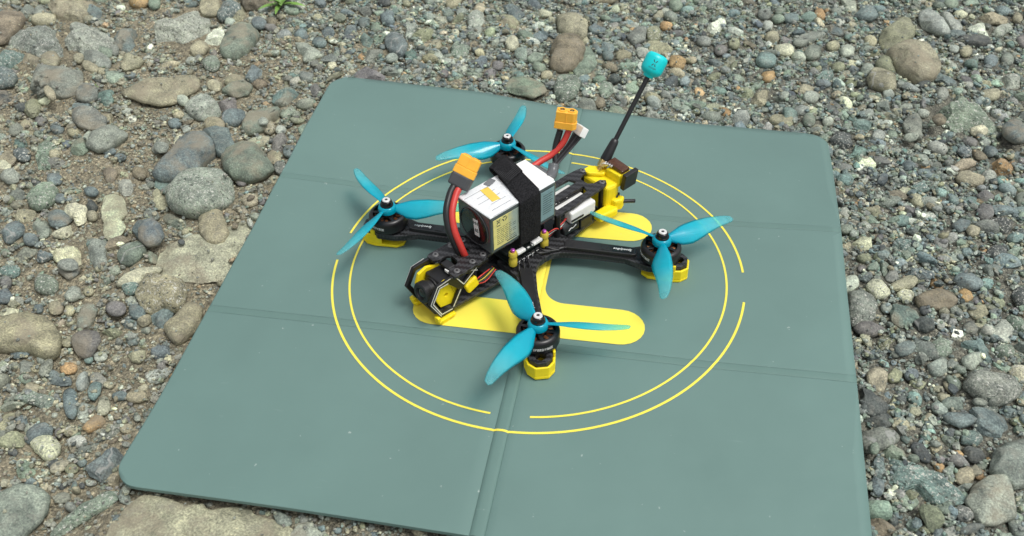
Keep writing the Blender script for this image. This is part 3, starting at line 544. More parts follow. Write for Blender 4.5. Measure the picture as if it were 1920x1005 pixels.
T2|300,525,110,60,-15|N|rm|green-grey pebble left below the big brown boulder
T2|P 785,500 850,480 910,520 910,560 830,545|W|rm|reddish brown stone left of the antenna tip
T2|P 760,690 800,640 870,660 880,710 830,760 780,740|N|rs|green-grey round stone right of the green boulder
T2|775,800,80,76,0|W|rp|rusty brown pebble close to the pad's far edge
T2|P 600,820 640,770 720,790 770,870 640,880|G|rm|grey dome-shaped stone at the far edge right of the plug
T2|400,750,60,40,0|H|ap|small white chip left of the green boulder
T2|705,600,66,60,0|W|rp|small reddish pebble above the green-grey round stone
T2|715,695,44,36,0|H|rp|tiny white pebble left of the green-grey round stone
T2|P 670,-20 940,-20 860,15 740,25|W|rp|dark brown flat stone cut by the top frame edge in the middle
T2|290,190,50,50,-30|H|ap|tiny whitish chip left of the upper tan boulder
T2|P 830,890 860,840 950,850 990,900 900,925|N|rm|flat green stone at the pad's far edge left of the antenna rod
T2|P 1120,890 1160,850 1220,860 1250,920 1150,930|S|ap|pale grey stone at the far edge right of the antenna rod
T2|1290,90,60,70,0|S|rp|pale round pebble above the orange-tan pebble
T2|P 0,140 100,100 135,160 120,200 20,190|K|am|olive-tan stone left of the upper tan boulder
T2|P 0,20 90,0 170,100 110,140 40,80|B|ap|blue-grey long stone at the top left of the round cream pebble
T3|P -20,430 50,420 105,455 90,500 30,505 -20,480|O|rp|orange-pink rounded pebble right of the antenna tip
T3|150,445,70,50,0|T|rp|yellow-tan pebble right of the orange-pink pebble
T3|848,368,140,70,-5|C|rp|smooth cream-white oblong pebble at top right centre
T3|1062,390,120,90,0|G|rp|grey domed pebble right of the cream-white oblong
T3|P 910,320 960,280 1080,240 1160,235 1150,270 1050,310 960,345|G|fp|long flat purple-grey stone above the grey domed pebble
T3|P 265,185 370,135 410,155 340,240 280,230|H|ap|white wedge-shaped stone right of the antenna tip
T3|P 590,740 620,690 690,660 750,700 740,750 690,785 620,770|T|ap|tan and grey faceted stone above the pad's far right edge
T3|P 940,640 990,615 1070,660 1030,690 970,695|T|ap|tan rounded triangle stone right of the faceted tan stone
T3|735,570,110,64,-10|O|ap|golden brown rough pebble above the faceted tan stone
T3|710,445,150,80,-5|E|rp|dark teal flat stone left below the cream-white oblong
T3|P 1100,580 1130,520 1210,530 1220,570 1160,600|E|as|grey teal lump near the right top above the pad corner
T3|1255,500,100,60,0|K|rp|olive round pebble right of the grey teal lump
T3|830,905,190,64,-5|T|fp|brown flat oval stone at the pad's far right edge
T3|405,835,70,60,0|O|ap|rust brown pebble at the pad's far edge
T3|P 280,880 330,860 365,890 340,920|C|ap|cream chip touching the pad's far edge
T3|1125,98,90,60,-20|O|ap|orange-brown rough pebble near the top right
T3|720,190,80,70,0|S|rp|pale grey round pebble above the cream-white oblong
T3|700,100,100,70,0|G|rp|plain grey round pebble near the top right centre
T3|755,280,100,80,0|T|rp|sandy grey pebble left above the cream-white oblong
T3|P 820,290 850,265 910,310 880,330 830,320|P|ap|violet dark chip above the cream-white oblong
T3|470,325,80,70,-10|K|rp|pale olive pebble middle of the far gravel
T3|370,370,96,64,5|P|rp|mauve-grey pebble left of the pale olive pebble
T3|240,305,110,56,-10|G|rp|dark grey oval left of the mauve-grey pebble
T3|P 750,140 760,115 840,115 850,150 790,165|N|rp|light green flat pebble below the plain grey round pebble
T3|900,135,120,60,0|B|fp|blue-grey flat stone right of the light green flat pebble
T3|30,30,100,80,0|N|rp|grey-green round stone at the top edge right of centre
T3|P 300,660 400,665 420,700 340,710|E|rp|pale teal flake above the pad's far edge
T3|445,735,70,80,-30|B|ap|slate blue chip right of the pale teal flake
T3|315,565,110,60,10|K|ap|olive triangular pebble below the yellow-tan pebble
T3|P 120,620 90,590 160,580 185,640 130,650|T|am|dusty tan stone below the orange-pink pebble
T3|1140,625,120,44,0|B|rp|flat blue-grey pebble above the pad's far right corner
T3|1050,725,120,64,0|S|rm|pale granite lump above the pad's far right corner
T3|1240,710,80,50,15|T|rp|tan oval pebble above the far right corner
T3|1175,910,80,60,0|S|rp|pale grey oval pebble near the pad's far right corner
T3|1035,900,90,90,0|N|rp|round greenish stone near the pad's far right corner
T3|P 100,130 60,95 110,80 150,110|B|ap|small blue chip near the top right of the antenna
T3|1215,340,100,60,-5|T|rp|light tan pebble right of the grey domed pebble
T3|P 1140,190 1160,165 1280,200 1270,250 1190,225|B|am|broad blue-grey stone right of the long flat purple one
R1|P 270,300 300,240 370,200 440,135 500,145 550,220 530,270 450,340 390,360 310,350|K|rp|large smooth olive-grey egg-shaped boulder at upper right
R1|P 330,390 430,340 520,325 640,350 735,430 735,500 680,560 560,585 510,550 430,520 390,450|T|rm|large tan boulder below the olive-grey egg boulder
R1|P 250,470 300,420 350,430 405,540 370,550 290,520|K|rp|narrow olive stone left of the large tan boulder
R1|P 190,580 230,515 300,530 400,580 400,650 330,665 210,630|T|rv|striped tan and blue block below the narrow olive stone
R1|P 645,540 700,520 790,570 880,600 850,650 780,640 700,590|B|ap|long light blue slab right below the large tan boulder
R1|P 560,620 580,595 660,600 665,640 610,665|D|ap|black chunk left of the light blue slab
R1|P 640,790 740,760 870,745 940,770 1040,750 1120,790 1150,870 1130,930 1080,960 980,940 860,930 800,870 700,850|N|as|very large pale green flat rock at upper right
R1|P 680,870 720,850 790,880 770,915 700,925|W|ap|dark reddish brown chip at the pale green rock's left end
R1|P 455,930 490,880 560,860 595,910 595,1040 490,1010|G|rp|rounded grey-olive stone left of the pale green flat rock
R1|P 1210,950 1250,905 1340,920 1400,960 1400,1060 1300,1060 1220,990|B|rm|blue-grey boulder at the right frame edge
R1|P 0,0 120,-20 110,60 85,110 40,70|S|ap|pale pointed slab at the top edge upper right
R1|P 100,100 150,50 230,60 270,110 220,140 130,130|B|rp|flat lavender-blue stone right of the pale pointed slab
R1|P 580,100 640,70 700,110 760,160 810,240 740,240 670,210 590,170|S|rp|broad pale grey boulder behind the large tan boulder
R1|P 740,95 790,95 860,150 905,210 850,250 800,190|S|rp|narrow pale grey slab right of the broad pale boulder
R1|P 955,210 1000,160 1050,165 1115,240 1080,265 1000,240|H|as|whitish faceted stone at the upper right
R1|P 1005,100 1060,90 1240,110 1250,150 1190,165 1090,160|T|ap|long cream slab behind the whitish faceted stone
R1|P 1130,240 1180,190 1270,185 1280,220 1220,250 1180,290|S|rs|granite stone right of the whitish faceted stone
R1|P 870,280 960,270 1100,290 1120,330 1040,340 920,320|D|fp|long dark slate stone below the whitish faceted stone
R1|P 810,300 880,290 920,330 880,340|D|ap|small black wedge left of the long dark slate
R1|P 165,290 200,255 260,290 250,340 190,350|T|rp|round brown stone left of the olive-grey egg boulder
R1|P -20,370 40,335 90,370 85,415 0,420|S|rp|pale pebble left of the round brown stone
R1|840,365,76,50,-10|S|rp|small white-grey pebble below the small black wedge
R1|930,380,90,76,0|T|rp|tan round pebble below the long dark slate
R1|1120,450,100,80,-20|B|rp|blue-grey round pebble right of the large tan boulder
R1|1245,440,90,90,0|G|rp|dark grey-olive round stone at the right
R1|P 740,460 830,445 880,520 820,505|S|ap|pale grey slab right of the large tan boulder
R1|755,700,86,90,0|G|rp|grey bulbous pebble below the light blue slab
R1|1120,705,130,76,0|T|rp|pinkish tan flat pebble above the pale green flat rock
R1|P 1190,570 1270,540 1340,590 1350,650 1260,650|S|as|pale crusty stone at the right frame edge
R1|150,930,120,90,10|E|ap|pale blue stone lower left of the rounded olive-grey stone
R1|1320,130,70,80,0|T|rp|brown round pebble at the right edge near the top
R1|P 1310,280 1400,230 1400,370 1340,350|P|rp|purple-grey stone cut by the right frame edge at top
R1|P 830,90 890,80 945,110 920,130 860,120|C|rp|cream pebble right above the broad pale boulder
R1|P 1140,40 1200,20 1280,80 1230,100 1170,80|B|ap|blue-grey stone at the top right corner area
R1|480,715,60,50,0|T|rp|small tan pebble below the striped block
R1|350,700,90,56,-5|S|rs|pale speckled pebble below the striped block
R1|240,390,90,50,10|K|ap|light khaki chip left of the large tan boulder
R1|1030,980,130,60,-5|C|rp|cream-pink pebble at the pale green flat rock's lower edge
R1|610,850,90,50,0|S|rp|white-grey pebble at the left of the pale green flat rock
R1|650,35,60,40,0|T|rp|small tan pebble near the top frame edge at right
R1|820,20,110,60,0|N|rp|pale green stone cut by the top edge at right
R2|P 1270,270 1310,258 1400,255 1440,300 1475,370 1400,380 1310,370|O|am|large orange-ochre rough stone at the right
R2|P 1140,210 1190,200 1260,240 1250,280 1170,260|W|ap|dark brown broken stone left above the large ochre stone
R2|P 1025,210 1060,170 1130,190 1135,240 1080,255|B|rs|blue-grey stone left of the dark brown broken stone
R2|P 1000,320 1050,280 1130,270 1175,305 1120,330 1020,355|T|rp|tan smooth wedge below the blue-grey stone
R2|P 1020,420 1050,360 1120,345 1150,390 1230,420 1210,470 1100,475|T|rm|tan crescent-shaped stone below the tan smooth wedge
R2|P 1160,350 1200,300 1260,290 1270,340 1190,385|E|am|dark teal stone left of the large ochre stone
R2|P 800,170 850,140 920,160 955,200 920,235 850,210|S|rp|pale grey angular pebble at right of the pad corner
R2|P 1050,130 1100,105 1180,130 1170,175 1110,165|P|rp|dark purple-grey stone above the blue-grey stone
R2|P 80,110 130,60 230,70 245,150 200,190 110,150|D|as|dark grey pitted stone beside the pad's far right corner
R2|P 215,250 230,180 340,175 370,215 290,235|E|ap|grey-teal flat block below the dark pitted stone
R2|P 245,110 280,80 330,100 310,130|T|rp|tan pebble right of the dark pitted stone
R2|385,250,70,56,0|W|rp|reddish brown pebble right of the grey-teal flat block
R2|140,225,80,50,0|S|rp|pale pebble between the pad corner and the teal block
R2|P 490,80 530,60 590,85 560,120 500,110|N|rp|olive-green rounded pebble above the gravel right of the pad corner
R2|680,95,96,56,5|S|ap|light blue-grey pebble right of the olive-green one
R2|660,320,110,64,-5|B|rp|dark blue-grey pebble in the middle of the right gravel
R2|790,325,60,50,0|O|ap|rust orange chip right of the dark blue-grey pebble
R2|P 120,390 200,365 280,370 290,400 200,410|G|ap|thin flat grey stone near the pad's right edge
R2|530,400,80,60,-10|S|ap|pale grey triangle pebble right of the thin flat grey stone
R2|P 670,490 720,455 800,460 820,500 740,520|E|rs|pale teal granite stone in the right gravel
R2|P 960,450 1000,460 1060,500 1030,540 990,520|D|ap|dark slate shard left below the tan crescent stone
R2|P 250,640 340,630 430,640 470,690 410,715 350,690|K|am|olive flat leaf shaped stone right of the pad edge
R2|P 240,620 290,570 340,600 310,625|O|ap|golden orange chip above the olive leaf-shaped stone
R2|P 510,620 620,620 740,650 765,690 700,690 600,650|P|ap|long dark blue-violet slab in the right gravel
R2|P 555,720 610,690 670,720 650,770 570,770|E|rp|pale teal rounded stone below the long violet slab
R2|P 430,740 480,690 510,750 470,775|K|ap|tan-olive pointed stone left of the pale teal rounded stone
R2|P 1170,660 1210,610 1290,620 1300,690 1240,740 1190,710|P|rp|round purple-grey stone at right
R2|P 1280,740 1330,690 1450,720 1470,780 1380,815 1300,780|D|as|large dark green-grey pitted stone at right
R2|P 985,770 1050,720 1130,740 1110,790 1040,820|B|rp|light blue-grey stone left of the round purple-grey stone
R2|P 1090,800 1130,765 1200,800 1180,850 1120,850|T|rp|brown-pink pebble below the light blue-grey stone
R2|P 1060,590 1110,555 1180,570 1160,615 1090,625|E|rp|pale teal oval above the round purple-grey stone
R2|P 1170,540 1240,510 1305,550 1280,590 1220,590|P|rm|mauve stone above the round purple-grey stone
R2|P 235,900 300,860 370,870 370,930 320,945|C|ap|cream angular stone near the pad's right edge
R2|P 200,850 230,810 320,850 240,880|N|ap|green-grey flat stone left above the cream angular stone
R2|420,865,76,44,0|W|rp|reddish flat pebble right of the cream angular stone
R2|P 545,920 580,880 660,890 690,940 610,970|E|as|blue-green granite stone right of the reddish flat pebble
R2|P 1250,960 1320,920 1410,940 1400,1000 1290,1010|D|rs|dark grey cobble at the right below the large dark pitted stone
R2|P 1090,960 1120,930 1190,940 1180,970|W|ap|rusty red-brown chip left of the dark grey cobble
R2|1225,960,56,50,0|O|rp|orange-red round pebble beside the dark grey cobble
R2|P 1370,30 1400,0 1380,-10 1500,30 1540,60 1540,130 1450,130 1380,80|B|rm|low blue stone shaded under the right edge boulder
R2|P 1300,180 1340,230 1270,250 1220,210 1240,170|B|rp|blue-grey rounded pebble above the large ochre stone
R2|1425,235,70,70,-30|T|rp|tan round pebble above the large ochre stone's right end
R2|1265,405,110,90,0|S|rs|pale crumbly stone below the large ochre stone
R2|170,680,80,90,0|S|rs|speckled pale stone at the pad's right edge
R2|180,920,70,110,0|T|ap|tan upright stone touching the pad's right edge
R2|P 210,540 260,490 310,530 270,570|T|am|brownish pink stone near the pad's right edge
R3|P 130,370 230,355 320,400 355,470 350,550 300,590 160,610 130,500|G|rs|large pitted grey boulder tucked against the pad's right edge
R3|P 170,640 230,605 340,605 410,640 425,675 320,705 220,690|P|rp|smooth blue-violet oblong below the pitted grey boulder
R3|P 270,310 320,265 380,270 430,320 460,370 420,405 340,400 290,350|C|rs|cream cobble right of the pitted grey boulder
R3|P 445,315 520,280 590,240 650,240 680,280 640,320 560,340 500,355|T|rp|long tan-olive stone upper right of the cream cobble
R3|P 510,375 560,345 620,350 650,390 620,435 560,440|C|rs|cream and green speckled pebble below the long tan stone
R3|P 480,500 510,445 600,455 680,510 685,560 620,600 560,620 490,570|E|am|blue-green angular cobble below the speckled pebble
R3|P 660,410 720,370 840,340 940,360 985,430 940,480 840,490 740,480 700,480|W|rm|reddish brown and grey mottled flat boulder at right
R3|P 950,260 1000,225 1090,225 1180,280 1190,320 1110,345 1010,310|B|rp|pale blue-grey flat stone above right of the reddish boulder
R3|P 755,270 790,240 830,265 880,320 830,335 780,310|O|ap|bright orange-tan stone above the reddish mottled boulder
R3|P 990,370 1030,330 1090,360 1110,410 1070,440 1020,430|O|rp|smooth apricot pebble right of the reddish mottled boulder
R3|P 1060,520 1120,475 1200,470 1230,530 1180,575 1120,570|T|rp|tan stone with a dark notch below the apricot pebble
R3|P 1220,470 1290,480 1330,540 1290,560 1240,540|B|rp|blue-grey stone right of the notched tan stone
R3|P 920,490 970,470 1010,500 1040,560 1010,585 950,550|G|rs|grey rounded oblong below the reddish mottled boulder
R3|P 850,520 890,500 925,540 915,600 860,590|G|rm|dark grey lumpy stone left of the grey rounded oblong
R3|P 820,600 850,580 895,600 880,655 830,660|S|rs|whitish round pebble below the dark grey lumpy stone
R3|P 640,600 700,560 800,590 805,650 740,675 690,650|D|rv|dark streaked stone left of the whitish round pebble
R3|P 790,760 830,720 920,750 945,830 890,880 820,850|N|rs|green-white speckled cobble with a dark left side
R3|P 960,740 1060,730 1170,750 1265,800 1270,890 1200,900 1150,830 1040,780|E|ap|long dark blue-green split rock at right
R3|P 1255,690 1290,640 1350,590 1420,680 1390,740 1330,755|S|ap|white and blue two-tone angular block at right
R3|P 1270,830 1300,790 1390,780 1445,810 1430,860 1350,880 1290,860|N|rs|mossy green oval stone below the two-tone block
R3|P 1150,670 1180,645 1235,640 1250,740 1220,755 1170,720|N|ap|pale green standing stone left of the two-tone block
R3|P 1030,640 1060,595 1110,600 1150,660 1120,700 1050,680|G|rm|grey and tan cracked stone left of the pale green standing stone
R3|P 1130,590 1170,555 1215,590 1200,640 1140,630|K|rp|olive-grey round pebble below the notched tan stone
R3|P 1235,590 1260,560 1300,550 1325,600 1270,625|G|ap|grey heart-shaped pebble above the two-tone block
R3|P 1370,610 1400,540 1460,530 1520,570 1520,650 1410,660|N|as|grey-green boulder cut by the right frame edge above the two-tone block
R3|P 1410,390 1450,330 1530,320 1530,480 1460,460|D|rs|black-brown boulder cut by the right frame edge
R3|P 1400,500 1450,485 1500,520 1450,535|P|rp|flat mauve pebble below the black boulder at the right edge
R3|P 1240,430 1270,390 1350,400 1370,450 1320,490 1260,470|K|ap|olive-yellow crumbly stone left of the black boulder
R3|1200,395,70,90,20|B|ap|deep blue pebble left of the olive-yellow crumbly stone
R3|P 365,740 400,700 460,690 490,740 480,800 430,825 380,790|K|as|yellow-green angular stone right below the blue-violet oblong
R3|P 210,710 250,685 310,730 320,780 290,800 240,750|C|rp|cream elongated pebble left of the yellow-green stone
R3|505,835,90,84,0|G|rp|dark grey round pebble right of the yellow-green stone
R3|P 260,850 320,810 370,840 360,880 290,895|B|ap|blue-grey angular stone near the pad edge under the cream pebble
R3|P 190,90 240,60 300,80 310,120 250,140|K|rm|olive-brown lump at the pad's right edge higher up
R3|P 360,150 420,100 470,140 465,190 410,225 370,200|N|am|grey-green rock near the pad's right edge by the yellow chip
R3|320,205,56,44,0|T|ap|small yellow-cream chip left of the grey-green rock
R3|P 540,100 600,75 690,90 700,115 630,120 570,145|C|ap|pale cream flat stone above the blue-grey slab
R3|740,130,66,66,-20|S|rp|pale tan pebble right of the pale cream flat stone
R3|P 580,200 640,165 720,165 790,230 740,260 640,240|B|as|blue-grey flat slab behind the long tan stone
R3|P 555,210 540,170 575,160 585,200|B|rp|small pale blue pebble left of the blue-grey flat slab
R3|470,240,100,80,0|G|rp|grey-brown pebble left of the long tan stone
R3|P 780,190 800,150 840,160 850,190 810,205|B|rp|dull blue-grey pebble above the bright orange stone
R3|430,485,90,80,0|G|rp|plain grey pebble right of the pitted grey boulder
R3|735,500,90,80,0|D|rp|black-blue pebble under the reddish mottled boulder
R3|P 1340,900 1400,880 1475,870 1450,900 1370,930|T|ap|pale tan splinter below the mossy green oval stone
R3|548,730,60,90,-20|S|rp|upright pale grey oval right of the yellow-green stone
R3|P 920,260 950,280 930,300 880,280 890,250|T|rp|pinkish pebble right of the bright orange stone
R3|735,735,76,40,0|H|rp|small white oval pebble left of the green speckled cobble
R3|235,180,66,56,0|P|rp|dark violet round pebble near the pad's right edge
R3|P 1390,270 1410,230 1460,225 1480,280 1440,305|B|rp|dark bluish pebble at the right edge above the black boulder
R3|P 1090,870 1110,845 1175,880 1160,910 1100,900|B|rp|slate pebble under the split blue-green rock
R3|1065,475,100,56,0|G|rm|mid grey pebble left of the notched tan stone
R3|P 175,870 230,850 240,880 190,910|P|ap|dark violet stone under the pad's right edge
R4|P 715,120 740,60 820,38 930,55 1010,110 1028,170 960,220 870,225 780,180|G|rs|big pale grey rounded boulder at the right
R4|P 945,40 1000,15 1051,20 1080,100 1030,110|C|rs|white and black speckled stone behind the pale grey boulder
R4|P 860,610 880,510 960,440 1080,420 1080,700 990,720 940,660 880,640|G|rp|large dark smooth boulder at the right frame edge
R4|P 720,790 760,720 840,660 940,650 985,740 1000,880 900,925 790,920 760,850|S|rm|large white-stained green-grey boulder at lower right
R4|P 755,280 850,275 940,320 1000,370 900,410 830,415 790,370|B|ap|dark blue-grey arrow shaped slab below the pale grey boulder
R4|P 635,235 690,250 740,300 785,375 740,350 680,290|D|ap|thin black curved shard left of the arrow-shaped slab
R4|P 690,420 720,395 800,400 820,440 780,475 690,465|E|rs|pale teal block below the thin black shard
R4|P 700,500 730,480 800,495 828,550 780,580 730,560|D|rp|dark round-ended stone below the pale teal block
R4|P 600,545 630,515 700,545 740,600 680,600 630,580|P|rp|dark violet oval left of the dark round-ended stone
R4|P 635,495 670,495 710,540 690,550 650,520|O|rp|golden orange sliver above the dark violet oval
R4|P 520,570 545,555 590,600 580,640 540,625|O|rp|smooth orange oval pebble at lower right
R4|708,653,110,100,10|T|rp|round pinkish tan pebble left of the dark boulder
R4|798,648,66,56,0|O|rp|rust coloured pebble right of the round pinkish pebble
R4|845,563,26,44,0|O|rp|tiny orange pebble against the dark boulder's left side
R4|P 390,490 410,460 460,470 515,540 500,575 450,560|D|rp|dark grey elongated stone left of the smooth orange oval
R4|P 265,640 310,580 380,590 470,620 560,650 680,770 620,800 520,790 440,730 380,700 300,750|E|as|large blue-green rock face at lower right
R4|P 170,600 200,550 240,570 268,620 240,675 190,660|B|as|blue-grey granite stone near the pad's right edge
R4|286,755,60,60,0|H|rp|bright white round pebble below the large blue-green rock
R4|P 215,850 250,825 290,850 270,880 230,870|S|rp|grey-white pebble below the bright white pebble
R4|175,715,70,48,0|S|rp|pale flat pebble at the pad's right edge low down
R4|P 160,860 230,880 310,940 310,965 220,990 165,960|W|am|brown rock tucked under the pad at the lower right
R4|P 80,130 150,160 220,190 260,250 220,300 150,280 90,230|D|ap|black slate slab jutting from under the pad's right edge
R4|P 130,320 200,300 260,275 300,320 240,385 180,350|D|ap|second black slate piece below the jutting slate slab
R4|P 100,390 200,375 300,400 335,440 280,480 130,520|G|rv|grey-purple streaked boulder at the pad edge below the slate
R4|P 245,500 300,460 375,490 370,540 310,580 270,550|N|am|pale green crumbly stone right of the streaked boulder
R4|186,495,56,66,0|N|rp|small green-grey pebble on the streaked boulder
R4|P 130,110 200,60 240,90 230,130 160,145|K|as|yellow-olive crumbly stone above the black slate slab
R4|P 255,80 300,30 345,60 340,105 280,110|K|rp|yellow-olive round stone right of the crumbly one
R4|P 265,230 310,185 365,215 320,250 280,255|K|ap|yellow-green chip right of the black slate slab
R4|P 390,110 430,85 480,110 460,150 420,135|K|ap|olive-yellow pebble above the mid gravel at lower right
R4|400,65,80,64,0|B|rp|slate round pebble right of the yellow-olive round stone
R4|P 545,190 570,165 620,190 635,230 590,245|T|rp|golden tan pebble left of the thin black shard
R4|P 580,110 620,105 660,170 640,190 600,150|T|rp|pinkish elongated pebble above the golden tan pebble
R4|P 630,70 660,25 705,30 690,70 650,90|T|ap|pale tan squarish stone left of the pale grey boulder
R4|P 930,260 960,240 1040,260 1030,300 950,310|B|ap|blue-grey angular stone under the pale grey boulder's right end
R4|P 965,330 1010,315 1070,320 1070,370 1000,360|K|rp|olive flat pebble right of the arrow-shaped slab
R4|P 745,215 800,195 860,220 830,245 770,240|G|rs|grey and tan pebble under the pale grey boulder
R4|P 735,260 800,245 900,250 900,285 800,280|G|rs|flat grey pebble above the arrow-shaped slab
R4|P 350,570 390,545 430,560 420,580 370,590|W|rp|mauve-brown pebble left of the dark elongated stone
R4|P 490,455 520,430 575,430 570,490 530,515|T|ap|tan angular chip above the smooth orange oval
R4|P 590,405 620,375 655,390 640,430 600,425|D|rs|black-blue pebble left of the pale teal block
R4|P 600,870 640,855 668,890 640,920 610,905|B|rs|blue speckled round pebble left of the white-stained boulder
R4|P 640,850 680,825 740,850 770,890 730,915 680,910|G|rs|grey-brown pitted stone touching the white-stained boulder
R4|P 510,840 570,800 635,830 570,880 520,870|N|am|green-grey pebble below the large blue-green rock
R4|P 420,880 470,840 530,880 500,910 440,900|W|rm|brown flat stone below the large blue-green rock
R4|P 530,900 560,885 600,910 590,945 540,940|D|rp|very dark round pebble at the bottom right
R4|P 580,970 620,930 680,950 670,1000 600,1000|S|ap|pale grey block at the bottom edge lower right
R4|P 380,1000 400,975 430,1005 430,1030 380,1030|H|ap|white chip at the bottom edge lower right
R4|P 990,750 1051,800 1080,860 1010,870|N|rs|dark greenish stone right of the white-stained boulder
R4|P 1000,880 1060,860 1090,920 1040,930|P|rp|mauve round stone at the lower right frame edge
R4|P 440,940 520,930 530,970 460,1000|K|ap|olive stone near the bottom edge at lower right
R4|P 515,1000 540,955 580,960 590,1005|B|ap|blue-grey wedge at the bottom frame edge
R4|808,595,60,46,0|N|rp|pale green pebble above the rust-coloured pebble
R4|P 590,640 620,620 650,650 640,690 600,670|G|rs|grey pebble left of the round pinkish pebble
R4|P 380,760 400,730 430,750 425,790 390,785|N|rp|small grey-green round pebble on the large blue-green rock's edge
R4|P 460,320 500,285 530,310 510,345|T|rp|pinkish tan pebble in the mid lower right gravel
R4|P 360,280 390,255 430,290 410,330 370,310|S|rs|white speckled pebble right of the second black slate piece
R4|P 510,260 540,220 570,240 550,280|N|rp|grey-green pebble left below the golden tan pebble
L4|P 10,1060 60,930 180,820 300,760 400,745 560,690 640,640 740,650 800,690 760,780 700,860 640,940 600,1060|Z|am|pale sandy rock slab sunk beside the pad's left edge, below the kidney-shaped cobble
"""
def parse(line):
    f = line.split('|'); ox, oy, s = CROP[f[0]]
    if f[1].startswith('P'):
        pts = [tuple(float(a) for a in p.split(',')) for p in f[1][2:].split()]
        pl = []
        for i in range(len(pts)):
            a, b = pts[i], pts[(i+1) % len(pts)]
            for k in range(6): pl.append((a[0]+(b[0]-a[0])*k/6, a[1]+(b[1]-a[1])*k/6))
        pts = pl
    else:
        cx, cy, w, h, an = (float(a) for a in f[1].split(',')); an = math.radians(an)
        pts = []
        for k in range(36):
            t = k/36*2*math.pi; e = 0.86
            u = w/2*math.copysign(abs(math.cos(t))**e, math.cos(t)); v = h/2*math.copysign(abs(math.sin(t))**e, math.sin(t))
            pts.append((cx+u*math.cos(an)+v*math.sin(an), cy-u*math.sin(an)+v*math.cos(an)))
    P = np.array(pts); P[:, 0] = ox+P[:, 0]/s; P[:, 1] = oy+P[:, 1]/s
    return dict(px=P, col=f[2], shape=f[3][0], mat=f[3][1], label=f[4])
def flat(P, z):
    D = RT[None]*((P[:, :1]-960)/FOC)+DN[None]*((P[:, 1:]-502.5)/FOC)+FW[None]
    return (CAM+D*((z-CAM[2])/D[:, 2:]))[:, :2]
def area(Q): return 0.5*abs(np.dot(Q[:, 0], np.roll(Q[:, 1], 1))-np.dot(Q[:, 1], np.roll(Q[:, 0], 1)))
table = [parse(l) for l in STONES.strip().split('\n')]
for t in table:
    c = np.clip(t['px'], (0, 0), (1920, 1005)); t['parea'] = area(c)
    Q = flat(t['px'], -0.008); t['ga'] = area(Q); t['c'] = Q.mean(0)
    lab = t['label']; t['low'] = any(w in lab for w in ('sunk', 'chalk', 'buried', 'slab sunk', 'broad flat', 'slab behind', 'bedrock'))
order = sorted(range(len(table)), key=lambda i: -table[i]['parea'])
for r, i in enumerate(order): table[i]['own'] = r < 300

# height map of the bed
HX0, HX1, HY0, HY1, HS = -0.92, 0.72, -0.46, 0.74, 0.0016
hw, hh = int((HX1-HX0)/HS), int((HY1-HY0)/HS)
gx = HX0+(np.arange(hw)+.5)*HS; gy = HY0+(np.arange(hh)+.5)*HS
XX, YY = np.meshgrid(gx, gy)
GR = ground(XX, YY); HM = GR.copy()
PADM = in_pad(XX, YY, -0.004)

def ico(sub):
    bm = bmesh.new(); bmesh.ops.create_icosphere(bm, subdivisions=sub, radius=1)
    v = np.array([x.co[:] for x in bm.verts]); f = [tuple(w.index for w in x.verts) for x in bm.faces]; bm.free()
    return v, f
ICO = {k: ico(k) for k in (1, 2, 3, 4, 5)}
def facet(v, k, lo, hi, up=None):
    for _ in range(k):
        n = RNG.normal(size=3)
        if up is not None: n[2] = abs(n[2])*up+0.25
        n /= np.linalg.norm(n); d = RNG.uniform(lo, hi)
        s = v@n-d; v = v-np.outer(np.clip(s, 0, None), n)
    return v
def stone_mesh(Q, shape, base, hz, sub):
    v, f = ICO[sub]; v = v.copy()
    c = Q.mean(0)
    rho = np.hypot(v[:, 0], v[:, 1]); k = {'r': 0.78, 'f': 0.7, 'a': 0.72}[shape]
    s = np.where(rho > 1e-6, rho**k/np.maximum(rho, 1e-6), 1); v[:, 0] *= s; v[:, 1] *= s
    if shape == 'a':
        v = facet(v, 6, 0.42, 0.66, up=.9); v = facet(v, 4, .72, .9, up=.3)*1.12; v[:, 2] = np.minimum(v[:, 2]*1.3, 0.78+.22*(v[:, 0]*RNG.uniform(-1, 1)+v[:, 1]*RNG.uniform(-1, 1)))
    elif shape == 'f': v[:, 2] = np.clip(v[:, 2]*1.25, -1, 0.8)/0.8
    else: v = facet(v, 3, 0.74, 0.92, up=1.0)
    D = Q-c; az = np.arctan2(D[:, 1], D[:, 0]); o = np.argsort(az); azs = az[o]; rs = np.hypot(*D[o].T)
    azs = np.r_[azs-2*np.pi, azs, azs+2*np.pi]; rs = np.r_[rs, rs, rs]
    a = np.arctan2(v[:, 1], v[:, 0]); R = np.interp(a, azs, rs)
    P = np.c_[v[:, 0]*R, v[:, 1]*R, v[:, 2]*hz]
    size = math.sqrt(area(Q)/math.pi); amp = {'r': .06, 'f': .04, 'a': .085}[shape]*size
    off = Vector(RNG.uniform(-50, 50, 3)); q = 1.6/size
    nn = np.array([noise.noise(Vector(p)*q+off)+0.5*noise.noise(Vector(p)*q*2.3+off)+(0.4*noise.noise(Vector(p)*q*5+off) if shape == 'a' else 0) for p in P])
    nn = nn-np.array([(.9 if shape == 'a' else .35)*abs(noise.noise(Vector(p)*q*1.7-off))+.22*noise.noise(Vector(p)*q*11+off) for p in P])+.2
    dirv = P/np.maximum(np.linalg.norm(P, axis=1), 1e-9)[:, None]
    P = P+dirv*(nn*amp)[:, None]
    return P, f, c
DUST = np.array([.30, .29, .23]); DUSTR = np.array([.262, .29, .25])
def region(cx, cy, r):
    i0 = max(0, int((cx-r-HX0)/HS)); i1 = min(hw, int((cx+r-HX0)/HS)+2); j0 = max(0, int((cy-r-HY0)/HS)); j1 = min(hh, int((cy+r-HY0)/HS)+2)
    return i0, i1, j0, j1
